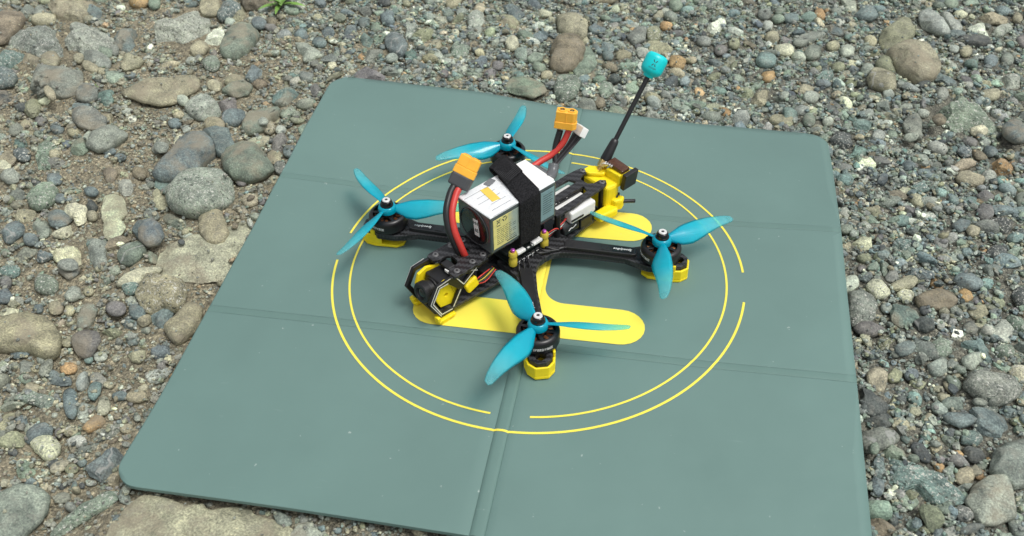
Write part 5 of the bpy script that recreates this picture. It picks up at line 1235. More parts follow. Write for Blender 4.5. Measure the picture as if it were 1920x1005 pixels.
def box(name, c, s, mat, parent=drone, bevel=.4, M=None):
    bm = bmesh.new(); boxm(bm, c, s, M); return from_bm(name, bm, mat, parent, bevel=bevel)
def circ(cx, cy, r, k=20, a0=0): return [(cx+r*math.cos(a0+2*math.pi*i/k), cy+r*math.sin(a0+2*math.pi*i/k)) for i in range(k)]
def lathe(bm, prof, k=32, M=None):
    rings = []
    for r, z in prof:
        rings.append([bm.verts.new((M or Matrix()) @ Vector((r*math.cos(2*math.pi*i/k), r*math.sin(2*math.pi*i/k), z))) for i in range(k)] if r > 1e-4 else [bm.verts.new((M or Matrix()) @ Vector((0, 0, z)))])
    for a, b in zip(rings, rings[1:]):
        for i in range(k):
            j = (i+1) % k
            if len(a) > 1 and len(b) > 1: bm.faces.new((a[i], a[j], b[j], b[i]))
            elif len(a) > 1: bm.faces.new((a[i], a[j], b[0]))
            elif len(b) > 1: bm.faces.new((a[0], b[j], b[i]))
def lat(name, prof, mat, parent=drone, M=None, k=32, smooth=True):
    bm = bmesh.new(); lathe(bm, prof, k, M); o = from_bm(name, bm, mat, parent, smooth=smooth)
    if smooth:
        m = o.modifiers.new('split', 'EDGE_SPLIT'); m.split_angle = math.radians(38)
    return o
def catmull(pts, n=8):
    pts = [Vector(p) for p in pts]; q = [pts[0]*2-pts[1]]+pts+[pts[-1]*2-pts[-2]]; out = []
    for i in range(1, len(q)-2):
        for k in range(n):
            t = k/n; a, b, c, d = q[i-1:i+3]
            out.append(.5*((2*b)+(c-a)*t+(2*a-5*b+4*c-d)*t*t+(-a+3*b-3*c+d)*t**3))
    out.append(pts[-1]); return out
def tube(name, pts, r, mat, parent=drone, k=10, n=7, flatk=1.0):
    p = catmull(pts, n); V, F = [], []; up = Vector((0, 0, 1)); prev = None
    for i, c in enumerate(p):
        t = (p[min(i+1, len(p)-1)]-p[max(i-1, 0)]).normalized()
        s = prev if prev is not None else t.cross(up if abs(t.z) < .9 else Vector((1, 0, 0)))
        s = (s-t*s.dot(t)).normalized(); prev = s; b = t.cross(s)
        for j in range(k): a = 2*math.pi*j/k; V.append(c+s*(r*math.cos(a))+b*(r*flatk*math.sin(a)))
        if i:
            o = (i-1)*k
            for j in range(k): F.append((o+j, o+(j+1) % k, o+k+(j+1) % k, o+k+j))
    F.append(tuple(range(k-1, -1, -1))); F.append(tuple(range(len(V)-k, len(V))))
    return P(name, V, F, mat, parent, smooth=True)
def text_obj(name, s, size, mat, M, parent=drone, warp=None, shear=.25, bold=.0):
    cu = bpy.data.curves.new('txt', 'FONT'); cu.body = s; cu.size = size; cu.align_x = 'CENTER'; cu.align_y = 'CENTER'; cu.shear = shear
    cu.extrude = .04; cu.resolution_u = 2; cu.offset = bold
    t = bpy.data.objects.new('txt', cu); me = bpy.data.meshes.new_from_object(t); bpy.data.objects.remove(t); bpy.data.curves.remove(cu)
    V = [v.co.copy() for v in me.vertices]
    if warp: V = [warp(v) for v in V]
    V = [(M @ v)*MM for v in V]; F = [tuple(p.vertices) for p in me.polygons]; bpy.data.meshes.remove(me)
    return mk(name, V, F, mat, parent)
def copy_tree(o, parent, M=None):
    c = o.copy(); C.objects.link(c); c.parent = parent
    for ch in list(o.children): copy_tree(ch, c)
    return c
Rz = lambda d: Matrix.Rotation(math.radians(d), 4, 'Z'); Rx = lambda d: Matrix.Rotation(math.radians(d), 4, 'X'); Ry = lambda d: Matrix.Rotation(math.radians(d), 4, 'Y')
TR = lambda *v: Matrix.Translation(Vector(v))

# bottom plate and arms
plate('bottom_plate', [(96, -10), (97, 10), (92, 15), (60, 17), (34, 19), (24, 23), (-24, 23), (-34, 19), (-72, 16), (-80, 9), (-80, -9), (-72, -16), (-34, -19), (-24, -23), (24, -23), (34, -19), (60, -17), (92, -15)],
      7, 9.6, M_CF, holes=[circ(74, 0, 5, 10), circ(-55, 0, 6, 12)])
MOT = {'D': (66, 88.4), 'A': (63, -88.6), 'B': (-66.5, -88.5), 'C': (-64.5, 88)}
for key, (mx, my) in MOT.items():
    sx, sy = (1 if mx > 0 else -1), (1 if my > 0 else -1)
    d = Vector((mx-17*sx, my-22*sy, 0)); L = d.length; d /= L; nrm = Vector((-d.y, d.x, 0))*sx*sy      # nrm points to the outside (x side)
    o0 = Vector((17*sx, 22*sy, 0)); at = lambda s, w: ((o0+d*s-nrm*w).x, (o0+d*s-nrm*w).y)
    ow = sx*1.0
    out = [(.15*sx, 4*sy), (.15*sx, 27*sy), (6*sx, 27.5*sy), (13*sx, 31*sy), at(14, -7.4), at(30, -6.4), at(L-26, -6.6), at(L-16, -10.5), at(L-8, -12.5), at(L+6, -12.5), at(L+10, -9.5), at(L+17, -7.6), at(L+21, -3.4),
           at(L+21, 3.4), at(L+17, 7.6), at(L+10, 9.5), at(L+6, 12.5), at(L-8, 12.5), at(L-16, 10.5), at(L-26, 6.6), at(30, 6.4), at(14, 7.4), (30*sx, 20*sy), (29*sx, 4*sy)]
    hexh = [at(L+14.6+4.0*math.cos(math.radians(60*i)), 4.0*math.sin(math.radians(60*i))) for i in range(6)]
    arm = plate('arm', out, 9.7, 15.2, M_CF, holes=[hexh], bevel=.3)
    # slim cover along the arm with the maker's word
    ang = math.degrees(math.atan2(d.y, d.x)); c0 = o0+d*(L*.42)
    Mc = TR(c0.x, c0.y, 0) @ Rz(ang)
    cov = plate('arm_cover', [(-27, -4.2), (-24, -5), (26, -4.4), (29, -3.6), (29, 3.6), (26, 4.4), (-24, 5), (-27, 4.2)], 15.2, 18.4, M_BLK, M=Mc, bevel=.4)
    plate('label_recess', [(10, -3.0), (26.5, -2.8), (26.5, 2.8), (10, 3.0)], 18.4, 18.62, M_ALU, cov, M=Mc, bevel=.1)
    plate('cover_clip', [(2, -3.0), (8, -3.0), (8, 3.0), (2, 3.0)], 18.4, 18.8, M_BLK, cov, M=Mc, bevel=.15)
    text_obj('lettering', 'SpeedyBee', 3.3, M_PRT, Mc @ TR(18.2, 0, 18.7) @ Rz(0 if sy < 0 else 180) @ Rz(180 if key in 'B' else 0), cov, bold=.03)
    # yellow foot guard round the arm's tip
    Mf = TR(mx, my, 0) @ Rz(ang)
    bmf = bmesh.new()
    oh = [(4, -10.8), (10, -11.2), (17.4, -9.8), (22.6, -5), (22.6, 5), (17.4, 9.8), (10, 11.2), (4, 10.8)]
    ih = [(4, 9), (10, 9.3), (16.6, 8.0), (21.0, 3.9), (21.0, -3.9), (16.6, -8.0), (10, -9.3), (4, -9)]
    prism(bmf, oh+ih, 3.2, 11.6)
    prism(bmf, [(-13, -6), (-8, -10), (10, -11.2), (17.4, -9.8), (22.6, -5), (22.6, 5), (17.4, 9.8), (10, 11.2), (-8, 10), (-13, 6)], 0.4, 3.2)
    prism(bmf, [(9, -10.9), (13, -10.9), (13, -8.9), (9, -8.9)], 11.6, 16.6); prism(bmf, [(9, 8.9), (13, 8.9), (13, 10.9), (9, 10.9)], 11.6, 16.6)
    from_bm('foot_guard', bmf, M_YTPU, bevel=.7, M=Mf)

# motors, propellers, nuts
def build_motor(mx, my, rz, word):
    mot = lat('motor', [(0, 15.3), (12.6, 15.3), (13.4, 16), (13.4, 17.6), (9, 18.2), (0, 18.2)], M_ALU, k=36)
    mot.location = (mx*MM, my*MM, 0); mot.rotation_euler.z = math.radians(rz)
    lat('stator', [(0, 18.3), (11.6, 18.4), (11.8, 24.6), (4, 25), (0, 25)], M_BLK, mot)
    cb = bmesh.new()
    for i in range(12):
        a = i*30; boxm(cb, (8.6*math.cos(math.radians(a)), 8.6*math.sin(math.radians(a)), 25.1), (4.6, 2.1, 1.3), Rz(a))
    from_bm('winding', cb, M_COP, mot, bevel=.4)
    bell = lat('bell', [(13.3, 17.9), (15.0, 17.9), (15.5, 18.6), (15.5, 26.2), (14.6, 27.7), (13.0, 28.5), (12.2, 28.5), (12.2, 27.4), (14.0, 26.4), (14.0, 18.0)], M_ALU, mot, k=48)
    sb = bmesh.new()
    for i in range(6):
        a = math.radians(i*60)
        v = [(4.0, -1.9), (12.6, -1.0), (12.6, 1.0), (4.0, 1.9)]
        prism(sb, [(x*math.cos(a)-y*math.sin(a), x*math.sin(a)+y*math.cos(a)) for x, y in v], 27.0, 28.4)
    from_bm('spoke', sb, M_ALU, mot, bevel=.25)
    lat('bell_hub', [(0, 29.3), (5.4, 29.3), (5.9, 28.8), (5.9, 26.8), (0, 26.8)], M_ALU, mot)
    R0 = 15.56
    wf = lambda v: Vector((R0*math.cos(v.x/R0), R0*math.sin(v.x/R0), v.y)) + Vector((math.cos(v.x/R0), math.sin(v.x/R0), 0))*v.z
    text_obj('lettering', word, 3.0, M_PRT, TR(0, 0, 22.2), mot, warp=wf, shear=.1, bold=.02)
    return mot
def build_prop(mx, my, base, hand):
    """hand +1: blade surface faces along +90 degrees from the blade (leading edge on the clockwise side)"""
    pr = lat('propeller', [(2.6, 29.4), (6.2, 29.4), (7.2, 30.2), (7.4, 33.2), (6.6, 35.2), (5.6, 35.8), (2.6, 35.8)], M_BLADE, k=36)
    pr.location = (mx*MM, my*MM, 0); pr.rotation_euler.z = math.radians(base)
    me = pr.data; a = me.attributes.new('span', 'FLOAT', 'POINT'); a.data.foreach_set('value', [0.0]*len(me.vertices))
    rs = [5, 8, 11, 15, 19, 23, 28, 33, 38, 43, 48, 52, 56, 59, 61.5, 63, 63.9]
    le = np.interp(rs, [5, 10, 20, 32, 44, 54, 60, 63, 63.9], [2.2, 3.6, 6.0, 6.4, 5.2, 3.0, 1.0, -.6, -3.4])
    te = np.interp(rs, [5, 8, 14, 22, 30, 40, 50, 58, 62, 63.9], [-2.6, -4.6, -8.6, -10.8, -10.0, -7.8, -6.4, -6.2, -6.0, -4.6])
    be = np.radians(np.interp(rs, [5, 12, 25, 40, 64], [46, 42, 32, 24, 16]))
    th = np.interp(rs, [5, 15, 40, 64], [2.6, 1.5, 1.0, .6]); nc = 9; V, F = [], []
    for i, r in enumerate(rs):
        for side in (1, -1):
            for j in range(nc):
                t = j/(nc-1); c = le[i]+(te[i]-le[i])*t
                h = 1.5*(1-(2*t-1)**2)*(abs(le[i]-te[i])/16)+side*th[i]*.5*math.sqrt(max(0, 1-(2*t-1)**2))
                # c measured toward the leading (clockwise) side; leading edge is high
                yc = -c*math.cos(be[i])+h*math.sin(be[i]); zz = c*math.sin(be[i])+h*math.cos(be[i])
                V.append((r, yc*hand, 32.4+zz))
    w = 2*nc
    for i in range(len(rs)-1):
        for s in (0, 1):
            for j in range(nc-1):
                a0 = i*w+s*nc+j; q = (a0, a0+1, a0+w+1, a0+w); F.append(q if (s == 0) == (hand > 0) else q[::-1])
        for j in (0, nc-1):
            a0 = i*w+j; q = (a0, a0+nc, a0+nc+w, a0+w); F.append(q)
    e = (len(rs)-1)*w; 
    for j in range(nc-1): F.append((e+j, e+j+1, e+nc+j+1, e+nc+j))
    me = bpy.data.meshes.new('blade'); me.from_pydata([tuple(Vector(v)*MM) for v in V], [], F)
    bm = bmesh.new(); bm.from_mesh(me); bmesh.ops.remove_doubles(bm, verts=bm.verts[:], dist=.00001); bmesh.ops.recalc_face_normals(bm, faces=bm.faces[:])
    for f in bm.faces: f.smooth = True
    bm.to_mesh(me); bm.free()
    at = me.attributes.new('span', 'FLOAT', 'POINT'); at.data.foreach_set('value', [math.hypot(v.co.x, v.co.y)/.064 for v in me.vertices])
    me.materials.append(M_BLADE)
    for k in range(3):
        b = bpy.data.objects.new('blade', me); C.objects.link(b); b.parent = pr; b.rotation_euler.z = math.radians(120*k)
    return pr
M_NUT = plain('glossy_black_nut', (.004, .004, .005), .14, spec=.5)
def build_nut(mx, my):
    nut = lat('lock_nut', [(0, 35.6), (5.2, 35.6), (5.4, 36.1), (5.2, 36.8), (4.6, 37), (4.5, 39.2), (3.9, 40.2), (3.1, 40.6), (0, 40.6)], M_NUT, k=28)
    nut.location = (mx*MM, my*MM, 0)
    lat('nut_collar', [(1.2, 40.4), (1.2, 41.3), (2.8, 41.3), (3.2, 40.9), (3.2, 40.3)], M_SILK, nut); lat('shaft_hole', [(0, 40.75), (1.3, 40.75)], M_BLK, nut)
for key, word, mr, base, hand in (('D', 'SPEEDYBEE', 60, 12, 1), ('A', 'SPEEDYBEE', 12, 20, -1), ('B', 'SPEEDYBEE', 70, -28, 1), ('C', 'SPEEDYBEE', -20, 45, -1)):
    mx, my = MOT[key]; build_motor(mx, my, mr, word); build_prop(mx, my, base, hand); build_nut(mx, my)

# front deck plate with camera notch, rear fork plate
plate('top_plate', [(78, -17), (80.5, -15.5), (80.5, -9), (77, -6.6), (70, -6), (67, -3.5), (67, 3.5), (70, 6), (77, 6.6), (80.5, 9), (80.5, 15.5), (78, 17), (54, 17), (47, 14.5), (-22, 14.5), (-22, -14.5), (47, -14.5), (54, -17)],
      35.6, 38, M_CF, holes=[circ(58, -1, 5.5, 14)])
plate('rear_plate', [(-22.2, -17), (-42, -17.5), (-56, -16), (-66, -16.5), (-76, -15.6), (-81, -14.6), (-84, -11), (-81, -7.2), (-74, -7), (-70, -4), (-70, 4), (-74, 7), (-81, 7.2), (-84, 11), (-81, 14.6), (-76, 15.6), (-66, 16.5), (-56, 16), (-42, 17.5), (-22.2, 17)],
      35.6, 38, M_CF, holes=[[(-28, -11.5), (-63, -10.5), (-65, -4), (-28, -2.5)], [(-28, 2.5), (-65, 4), (-63, 10.5), (-28, 11.5)]])
M_SCR = plain('dark_steel_screw', (.16, .16, .16), .4, metal=.4)
def screw(x, y, z, r=2.3, mat=M_STEEL):
    s = lat('screw', [(0, z+.35), (.9, z+.35), (1.0, z+.9), (r*.8, z+.9), (r, z+.35), (r, z)], mat, M=TR(x, y, 0), k=16)
    h = lat('hex_recess', [(0, z+1.0), (1.0, z+1.0)], M_BLK, s, M=TR(x, y, 0), k=6); return s
for x, y in ((60, -12.5), (75, -12.5), (60, 12.3), (75, 12.3), (49, -11.5), (49, 11.5), (-79.5, -11), (-79.5, 11)): screw(x, y, 38, 2.5, M_SCR)
for x, y in ((60, -10), (60, 10), (-79.5, -11), (-79.5, 11), (-25, 15), (-25, -15)):
    lat('standoff', [(0, 9.6), (2.5, 9.6), (2.5, 35.6), (0, 35.6)], M_ALU, M=TR(x, y, 0), k=14)

# camera cage: a hexagonal frame each side, silver edged
def side_plate(sy):
    y0, y1 = 12.6*sy, 15.3*sy
    bm = bmesh.new()
    outer = [(80.8, 37.6), (95.6, 37.4), (104, 23.6), (95.5, 6.2), (82.5, 5.2), (73.5, 21), (60, 31.6), (47, 32.8), (47, 35.4), (80.8, 35.4)]
    h1 = [(85.6, 33.2), (93.6, 33.4), (99.6, 23), (93.2, 10), (84.2, 9.2), (76.4, 22.6)]
    h2 = [(72, 34.6), (66, 31.8), (72.6, 25.8), (78.4, 34.4)]
    prism(bm, [(a, b) for a, b in outer], min(y0, y1), max(y0, y1), holes=[h1, h2])
    M = Matrix(((1, 0, 0, 0), (0, 0, 1, 0), (0, 1, 0, 0), (0, 0, 0, 1)))
    sp = from_bm('camera_cage', bm, M_ALU, bevel=.5, M=M)
    yy = (15.42 if sy > 0 else -15.42)
    def line(nm, pts, r=.32, closed=False):
        p = pts+[pts[0]] if closed else pts
        for a, b in zip(p, p[1:]):
            mid = Vector(((a[0]+b[0])/2, yy, (a[1]+b[1])/2)); d = Vector((b[0]-a[0], 0, b[1]-a[1])); an = math.degrees(math.atan2(d.z, d.x))
            box(nm, mid, (d.length+.3, .16, r*2), M_SILK, sp, bevel=0, M=Ry(-an))
    line('edge_trim', [(86.2, 34.6), (94.2, 34.7), (101, 23.2), (94, 8.8), (83.8, 8), (75, 22)], .42)
    line('edge_trim', [(84, 37.9), (95.8, 36.8), (103.2, 23.6), (94.6, 7.4)], .32); line('edge_trim', [(78.4, 35.4), (71.8, 25.2), (59, 33.4)], .4)
    text_obj('lettering', 'SpeedyBee', 2.0, M_PRT, TR(62, yy, 33.0) @ Rz(180 if sy > 0 else 0) @ Rx(90) @ Rz(-30 if sy > 0 else 30) @ Matrix.Scale(1, 4), sp)
side_plate(1); side_plate(-1)
for sy in (1, -1):
    # yellow camera side mounts and the little feet under the cage
    M = Matrix(((1, 0, 0, 0), (0, 0, 1, 0), (0, 1, 0, 0), (0, 0, 0, 1)))
    bm = bmesh.new(); prism(bm, [(74, 30), (86, 34.4), (94, 32), (97, 24), (92, 12), (82, 9.8), (74, 14)], 9.4 if sy > 0 else -11.8, 11.8 if sy > 0 else -9.4, holes=[circ(86, 21, 1.6, 12), circ(80.5, 25, .8, 8), circ(79.6, 22.6, .8, 8), circ(79.2, 20, .8, 8)])
    from_bm('camera_mount', bm, M_YTPU, bevel=.5, M=M)
    bm = bmesh.new(); prism(bm, [(82, 11*sy), (97, 11*sy), (99, 13*sy), (98, 17.4*sy), (82.5, 17.4*sy)][::sy], 2.2, 4.6)
    prism(bm, [(96.4, 12.2*sy), (99.2, 12.2*sy), (99.2, 17.2*sy), (96.4, 17.2*sy)][::sy], 4.6, 8.0); prism(bm, [(87, 11.4*sy), (97, 11.4*sy), (96, 17*sy), (88, 17*sy)][::sy], .6, 2.2)
    from_bm('front_foot', bm, M_YTPU, bevel=.5)
box('front_strap', (90, 0, 5.2), (7, 24, 1.6), M_YTPU, bevel=.6)
# camera looking forward and up
Mcam = TR(82.5, 0, 21.6) @ Ry(-6)
camb = box('camera', (82, 0, 22.4), (15, 17.6, 18), M_BLK, bevel=1.2, M=Ry(-6))
bm = bmesh.new(); MX = Mcam @ Ry(90)
lathe(bm, [(0, 6), (8.6, 6), (8.6, 8.4), (7.2, 8.8), (7.2, 11.5), (8.3, 11.9), (8.3, 17.6), (7.6, 18.3), (5.2, 18.3), (4.6, 16.9), (0, 16.9)], 36, MX); lb = from_bm('lens_barrel', bm, M_BLK, camb, smooth=True)
e = lb.modifiers.new('s', 'EDGE_SPLIT'); e.split_angle = math.radians(35)
lat('lens_glass', [(0, 18.3), (1.6, 18.1), (3.2, 17.5), (4.3, 16.8)], M_DGLS, camb, M=MX, k=28)
lat('lens_ring', [(5.0, 18.34), (5.4, 18.5), (5.9, 18.5), (6.2, 18.34)], M_ALU, camb, M=MX, k=32)
for k in range(5): lat('focus_rib', [(8.3, 12.6+k*.95), (8.6, 12.8+k*.95), (8.6, 13.1+k*.95), (8.3, 13.3+k*.95)], M_BLK, camb, M=MX, k=32)
box('camera_plug', (75.5, 5, 33.4), (5, 7.5, 2.4), M_WHT, bevel=.3)
box('camera_hood', (73.5, 0, 34.6), (7, 10, 3.4), M_BLK, bevel=1.0)

# electronics stack
pcb = plate('circuit_board', [(27, -19), (-9, -19), (-9, 19), (27, 19)], 16.6, 18.0, M_PCB, bevel=.15)
pc2 = plate('circuit_board', [(28, -20), (-10, -20), (-10, 20), (28, 20)], 25.0, 26.4, M_PCB, bevel=.15)
box('board_socket', (18, 18.6, 27.4), (8, 4, 2.2), M_PRT, pc2, bevel=.2); box('board_socket', (1, 18.6, 27.4), (9, 4, 2.2), M_PRT, pc2, bevel=.2)
for k in range(7): box('chip', (24-k*4.6, 19.3, 26.9), (2.4, 1.2, .8), M_SILK, pc2, bevel=.1)
for k in range(6):
    pad_ = box('solder_pad', (22.5-k*4.6, 18.6, 18.6), (3.2, 2.8, 1.0), M_STEEL, pcb, bevel=.4)
    box('solder_pad', (22.5-k*4.6, -18.6, 18.6), (3.2, 2.8, 1.0), M_STEEL, pcb, bevel=.4)
    box('solder_edge', (22.5-k*4.6+1.9, 19.5, 17.4), (.5, .8, 2.6), M_PRT, pcb, bevel=.1)
for x, y in ((25.5, 18.5), (-7.5, 18.5), (25.5, -18.5), (-7.5, -18.5)):
    lat('grommet', [(0, 18), (3.1, 18), (3.3, 19), (3.3, 23.4), (2.8, 24.2), (2.8, 26.6), (3.4, 27.2), (3.4, 30), (2.9, 30.8), (0, 30.8)], M_GROM, M=TR(x, y, 0), k=20)
    lat('grommet_screw', [(0, 33.6), (.9, 33.6), (1.6, 33.2), (1.8, 32), (1.4, 31), (0, 30.8)], M_PINK, M=TR(x, y, 0), k=16)
for s in (1, -1):       # motor leads from the pads to the arms
    for k in range(3):
        x0_ = 22.5-k*4.6
        tube('motor_wire', [(x0_, 19*s, 18.8), (x0_+1, 23*s, 18.6), (x0_+4+k*.4, (27+k)*s, 16.9), (29+k*1.5-4, (34-k*1.2)*s, 16.6), (36-k*2, (46-k*1)*s, 16.4)], .85, M_WIRE)
        x0_ = -.5-k*4.6+4
        tube('motor_wire', [(x0_, 19*s, 18.8), (x0_-1.5, 23.5*s, 18.8), (-9-k*1.6, (27+k)*s, 17.0), (-20+k*2, (31-k*1.5+1)*s, 17.4), (-29+k*1.5, (42-k*1)*s, 17.2)], .85, M_WIRE)
lat('capacitor', [(0, -8.5), (6.2, -8.5), (6.8, -7.8), (6.8, 8), (6.2, 8.6), (0, 8.6)], M_BLK, M=TR(-38, 12, 17.2) @ Ry(90))
tube('capacitor_mark', [(-34, 18.8, 17.4), (-37, 18.7, 18.8), (-39, 18.6, 18.0), (-43, 18.4, 19.4)], .35, M_PRT)
box('radio_module', (-56, 13, 14.5), (14, 9, 9), M_BLK, bevel=.8)
for k, mt in enumerate((M_RED, M_WIRE, M_WHT, M_WIRE, M_RED)):
    tube('signal_wire', [(-12-k, 15, 24-k), (-20, 17.5-k*.8, 27-k*1.6), (-28, 16, 22+k), (-36-k, 13, 26)], .5, mt)
    tube('signal_wire', [(74-k*2, 6+k, 14+k*2), (64, 13-k*.7, 19-k), (52+k, 15.4, 15+k*2), (40, 15-k, 20)], .5, (M_RED, M_WIRE, M_GROM, M_WIRE, M_RED)[k])
box('yellow_spacer', (63, 13, 18), (12, 4.5, 10), M_YTPU, bevel=1.6, M=Ry(20))
box('buzzer', (46, 9, 17), (10, 9, 9), M_BLK, bevel=1)
# white receiver box and labelled strip seen through the rear fork
rx = box('receiver_box', (-50, 15.4, 28.0), (27, 8.5, 11), M_WHT, bevel=1.6, M=Rz(-2))
plate('slot', [(-6, -1.0), (6, -1.0), (7, 0), (6, 1.0), (-6, 1.0), (-7, 0)], -.1, .15, M_BLK, rx, M=TR(-43, 19.75, 26.2) @ Rz(-2) @ Rx(-90), bevel=0)
vt = box('video_transmitter', (-46, -2, 28.4), (34, 18, 9), M_WHT, bevel=.8)
box('name_strip', (-45, 1.6, 34.2), (38, 4.6, 1.6), M_BLK, vt, bevel=.2)
text_obj('lettering', 'SpeedyBee', 4.2, M_PRT, TR(-40, 1.6, 35.05) @ Rz(0), vt, bold=.04)
box('yellow_block', (-59, -5.6, 33.4), (9, 3, 1.2), M_GROM, vt, bevel=.3); box('yellow_block', (-61, 8.4, 33.4), (8, 2.6, 1.2), M_GROM, vt, bevel=.3)

# rear: yellow printed mount, antenna, positioning module
bm = bmesh.new()
prism(bm, [(-79, -13), (-90, -13), (-96, -9), (-98, -2), (-98, 8), (-95, 16), (-88, 19), (-79, 17)], 9.8, 35.0)
mt = from_bm('antenna_mount', bm, M_YTPU, bevel=2.2)
bm = bmesh.new(); prism(bm, [(-91, 4), (-104, 4), (-104, 19), (-91, 19)], 31, 42.4); from_bm('module_cradle', bm, M_YTPU, mt, bevel=1.0)
bm = bmesh.new(); prism(bm, [(-80, -12), (-89, -12), (-96, -4), (-96, 4), (-88, 4), (-80, -5)], 35, 38.8); from_bm('mount_wing', bm, M_YTPU, mt, bevel=1.4)
for x, y, z in ((-93.4, 16.9, 22), (-90.0, 18.4, 22)): lat('bolt', [(0, 1.2), (1.5, 1.0), (1.7, 0)], M_BLK, mt, M=TR(x, y, z) @ Rz(113) @ Ry(90), k=14)
bm = bmesh.new(); prism(bm, [(-66, 15), (-84, 15), (-88, 20), (-84, 26), (-76, 25), (-66, 23)], 9.8, 17); from_bm('aerial_holder', bm, M_YTPU, mt, bevel=1.6)
bm = bmesh.new(); prism(bm, [(-84, 13), (-93, 15), (-96, 22), (-90, 25), (-84, 22)], 12, 22); from_bm('aerial_holder', bm, M_YTPU, mt, bevel=1.8)
tube('stub_aerial', [(-88, 20, 18), (-95, 23, 17.2), (-103, 27, 15.6)], 1.7, M_BLK)
gps = box('positioning_module', (-98.5, 10.6, 44.6), (9, 17, 3.6), M_BRN, bevel=.7, M=Rx(-6))
box('ceramic_square', (-99, 22.8, 37.6), (15, 4, 15.5), M_BLK, gps, bevel=.5, M=Rx(-8))
for k in range(4): box('module_pin', (-93.2, 1.5+k*2.2, 45.8), (2, .9, 1.4), M_SILK, gps, bevel=.1)
tube('module_wire', [(-94, 3, 44), (-91, 2, 46.5), (-91, -1, 44), (-92, -2, 40)], .5, M_PRT, gps); tube('module_wire', [(-94, 5, 44), (-89.5, 4, 45.5), (-88, 1, 42), (-90, -1, 38)], .5, M_GROM, gps)
A0, A1 = Vector((-93.5, -2.4, 40.5)), Vector((-141.6, -2, 103.6)); ax = (A1-A0).normalized(); MA = TR(*A0) @ ax.to_track_quat('Z', 'X').to_matrix().to_4x4()
ant = lat('video_antenna', [(0, -7), (2.9, -7), (3.2, -6.5), (3.2, -3.4), (2.2, -3), (2.2, -1.5), (4.0, -1.2), (4.3, -.6), (4.3, 4.8), (3.8, 5.4), (0, 5.4)], M_GOLD, M=MA, k=6, smooth=False)
lat('antenna_boot', [(0, 5.2), (4.2, 5.3), (4.4, 6), (4.1, 12), (3.5, 21), (3.0, 23.5), (2.0, 24.4), (0, 24.4)], M_WIRE, ant, M=MA)
LA = (A1-A0).length
lat('antenna_stem', [(0, 23), (1.9, 23), (2.0, LA+3), (0, LA+3)], M_WIRE, ant, M=MA)
lat('antenna_cap', [(0, LA+.6), (3.4, LA+.2), (4.2, LA+1.0), (4.5, LA+2.2), (7.4, LA+4.0), (8.6, LA+5.6), (9.0, LA+7.6), (9.0, LA+16.2), (8.4, LA+18.4), (6.8, LA+19.8), (3.5, LA+20.3), (0, LA+20.4)], M_TEAL, ant, M=MA, k=44)
camdir = (Vector(CAM)-Vector((CX, CY, 0)))/MM; camdir = Rz(-math.degrees(HEAD)) @ camdir      # where the mark on the cap faces (fixed direction in the place)
side = Vector((camdir.x, camdir.y, camdir.z))-A1; side = (side-ax*side.dot(ax)).normalized(); upv = ax; rgt = upv.cross(side)
ML = Matrix((( rgt.x, upv.x, side.x, 0), (rgt.y, upv.y, side.y, 0), (rgt.z, upv.z, side.z, 0), (0, 0, 0, 1)))
wf9 = lambda v: Vector((9.03*math.sin(v.x/9.03), v.y, 9.03*math.cos(v.x/9.03)+v.z))
text_obj('lettering', 'FOXEER', 1.8, M_DPRT, TR(*A1) @ ML @ TR(0, 8.0, 0), ant, warp=wf9, shear=0)
for s in (1, -1):       # the little two-stroke emblem
    for q in (1, -1):
        pts = [(s*.5, q*.35), (s*1.0, q*.8), (s*2.0, q*2.5), (s*1.15, q*2.5), (s*.35, q*1.2)]
        V = [TR(*A1) @ ML @ TR(0, 12.2, 0) @ wf9(Vector((a, b, .03))) for a, b in pts]
        P('emblem_stroke', V, [tuple(range(5)) if s*q > 0 else tuple(range(4, -1, -1))], M_DPRT, ant)

# power lead from the drone: red and black ribbon up to the amber connector
pts = [(57, 1, 33), (59.5, -1.5, 45), (60.5, -6, 57), (57, -12, 68), (48, -18, 76), (41, -20.5, 80)]
tube('power_lead', pts, 2.6, M_RED); tube('power_lead', [(x+2.6, y-3.5, z+.6) for x, y, z in pts], 2.6, M_WIRE)
cap_dir = Vector((-.62, -.02, .74)).normalized(); CB = Vector((40.5, -22.3, 80.5)); wide = Vector((-.6, .8, 0)); wide = (wide-cap_dir*wide.dot(cap_dir)).normalized(); thin = cap_dir.cross(wide)
MC = Matrix(((wide.x, thin.x, cap_dir.x, CB.x), (wide.y, thin.y, cap_dir.y, CB.y), (wide.z, thin.z, cap_dir.z, CB.z), (0, 0, 0, 1)))
xt = [(-8, -4), (5.4, -4), (8, -2), (8, 2), (5.4, 4), (-8, 4)]
def power_plug(M, parent, nm='power_connector', boot=True, female=False):
    bm = bmesh.new(); prism(bm, [(a*1.06, b*1.1) for a, b in xt], 7, 13.0); prism(bm, xt, 13.0, 21.5)
    o = from_bm(nm, bm, M_ORG, parent, bevel=.6, M=M)
    for s in (-3.7, 3.7):
        lat('socket_rim', [(1.9, 21.2), (1.9, 22.2), (3.1, 22.2), (3.3, 21.2)], M_ORG, o, M=M @ TR(s, 0, 0), k=18); lat('socket_hole', [(0, 21.7), (1.95, 21.7)], M_BLK, o, M=M @ TR(s, 0, 0), k=18)
        lat('socket_pin', [(0, 22.0), (.9, 22.0), (1.1, 21.6)], M_GOLD, o, M=M @ TR(s, 0, 0), k=12)
    box('rib', (0, 0, 0), (.8, .6, 8), M_ORG, o, bevel=.2, M=M @ TR(0, -4.1, 17))
    return o
xo = power_plug(MC, drone)
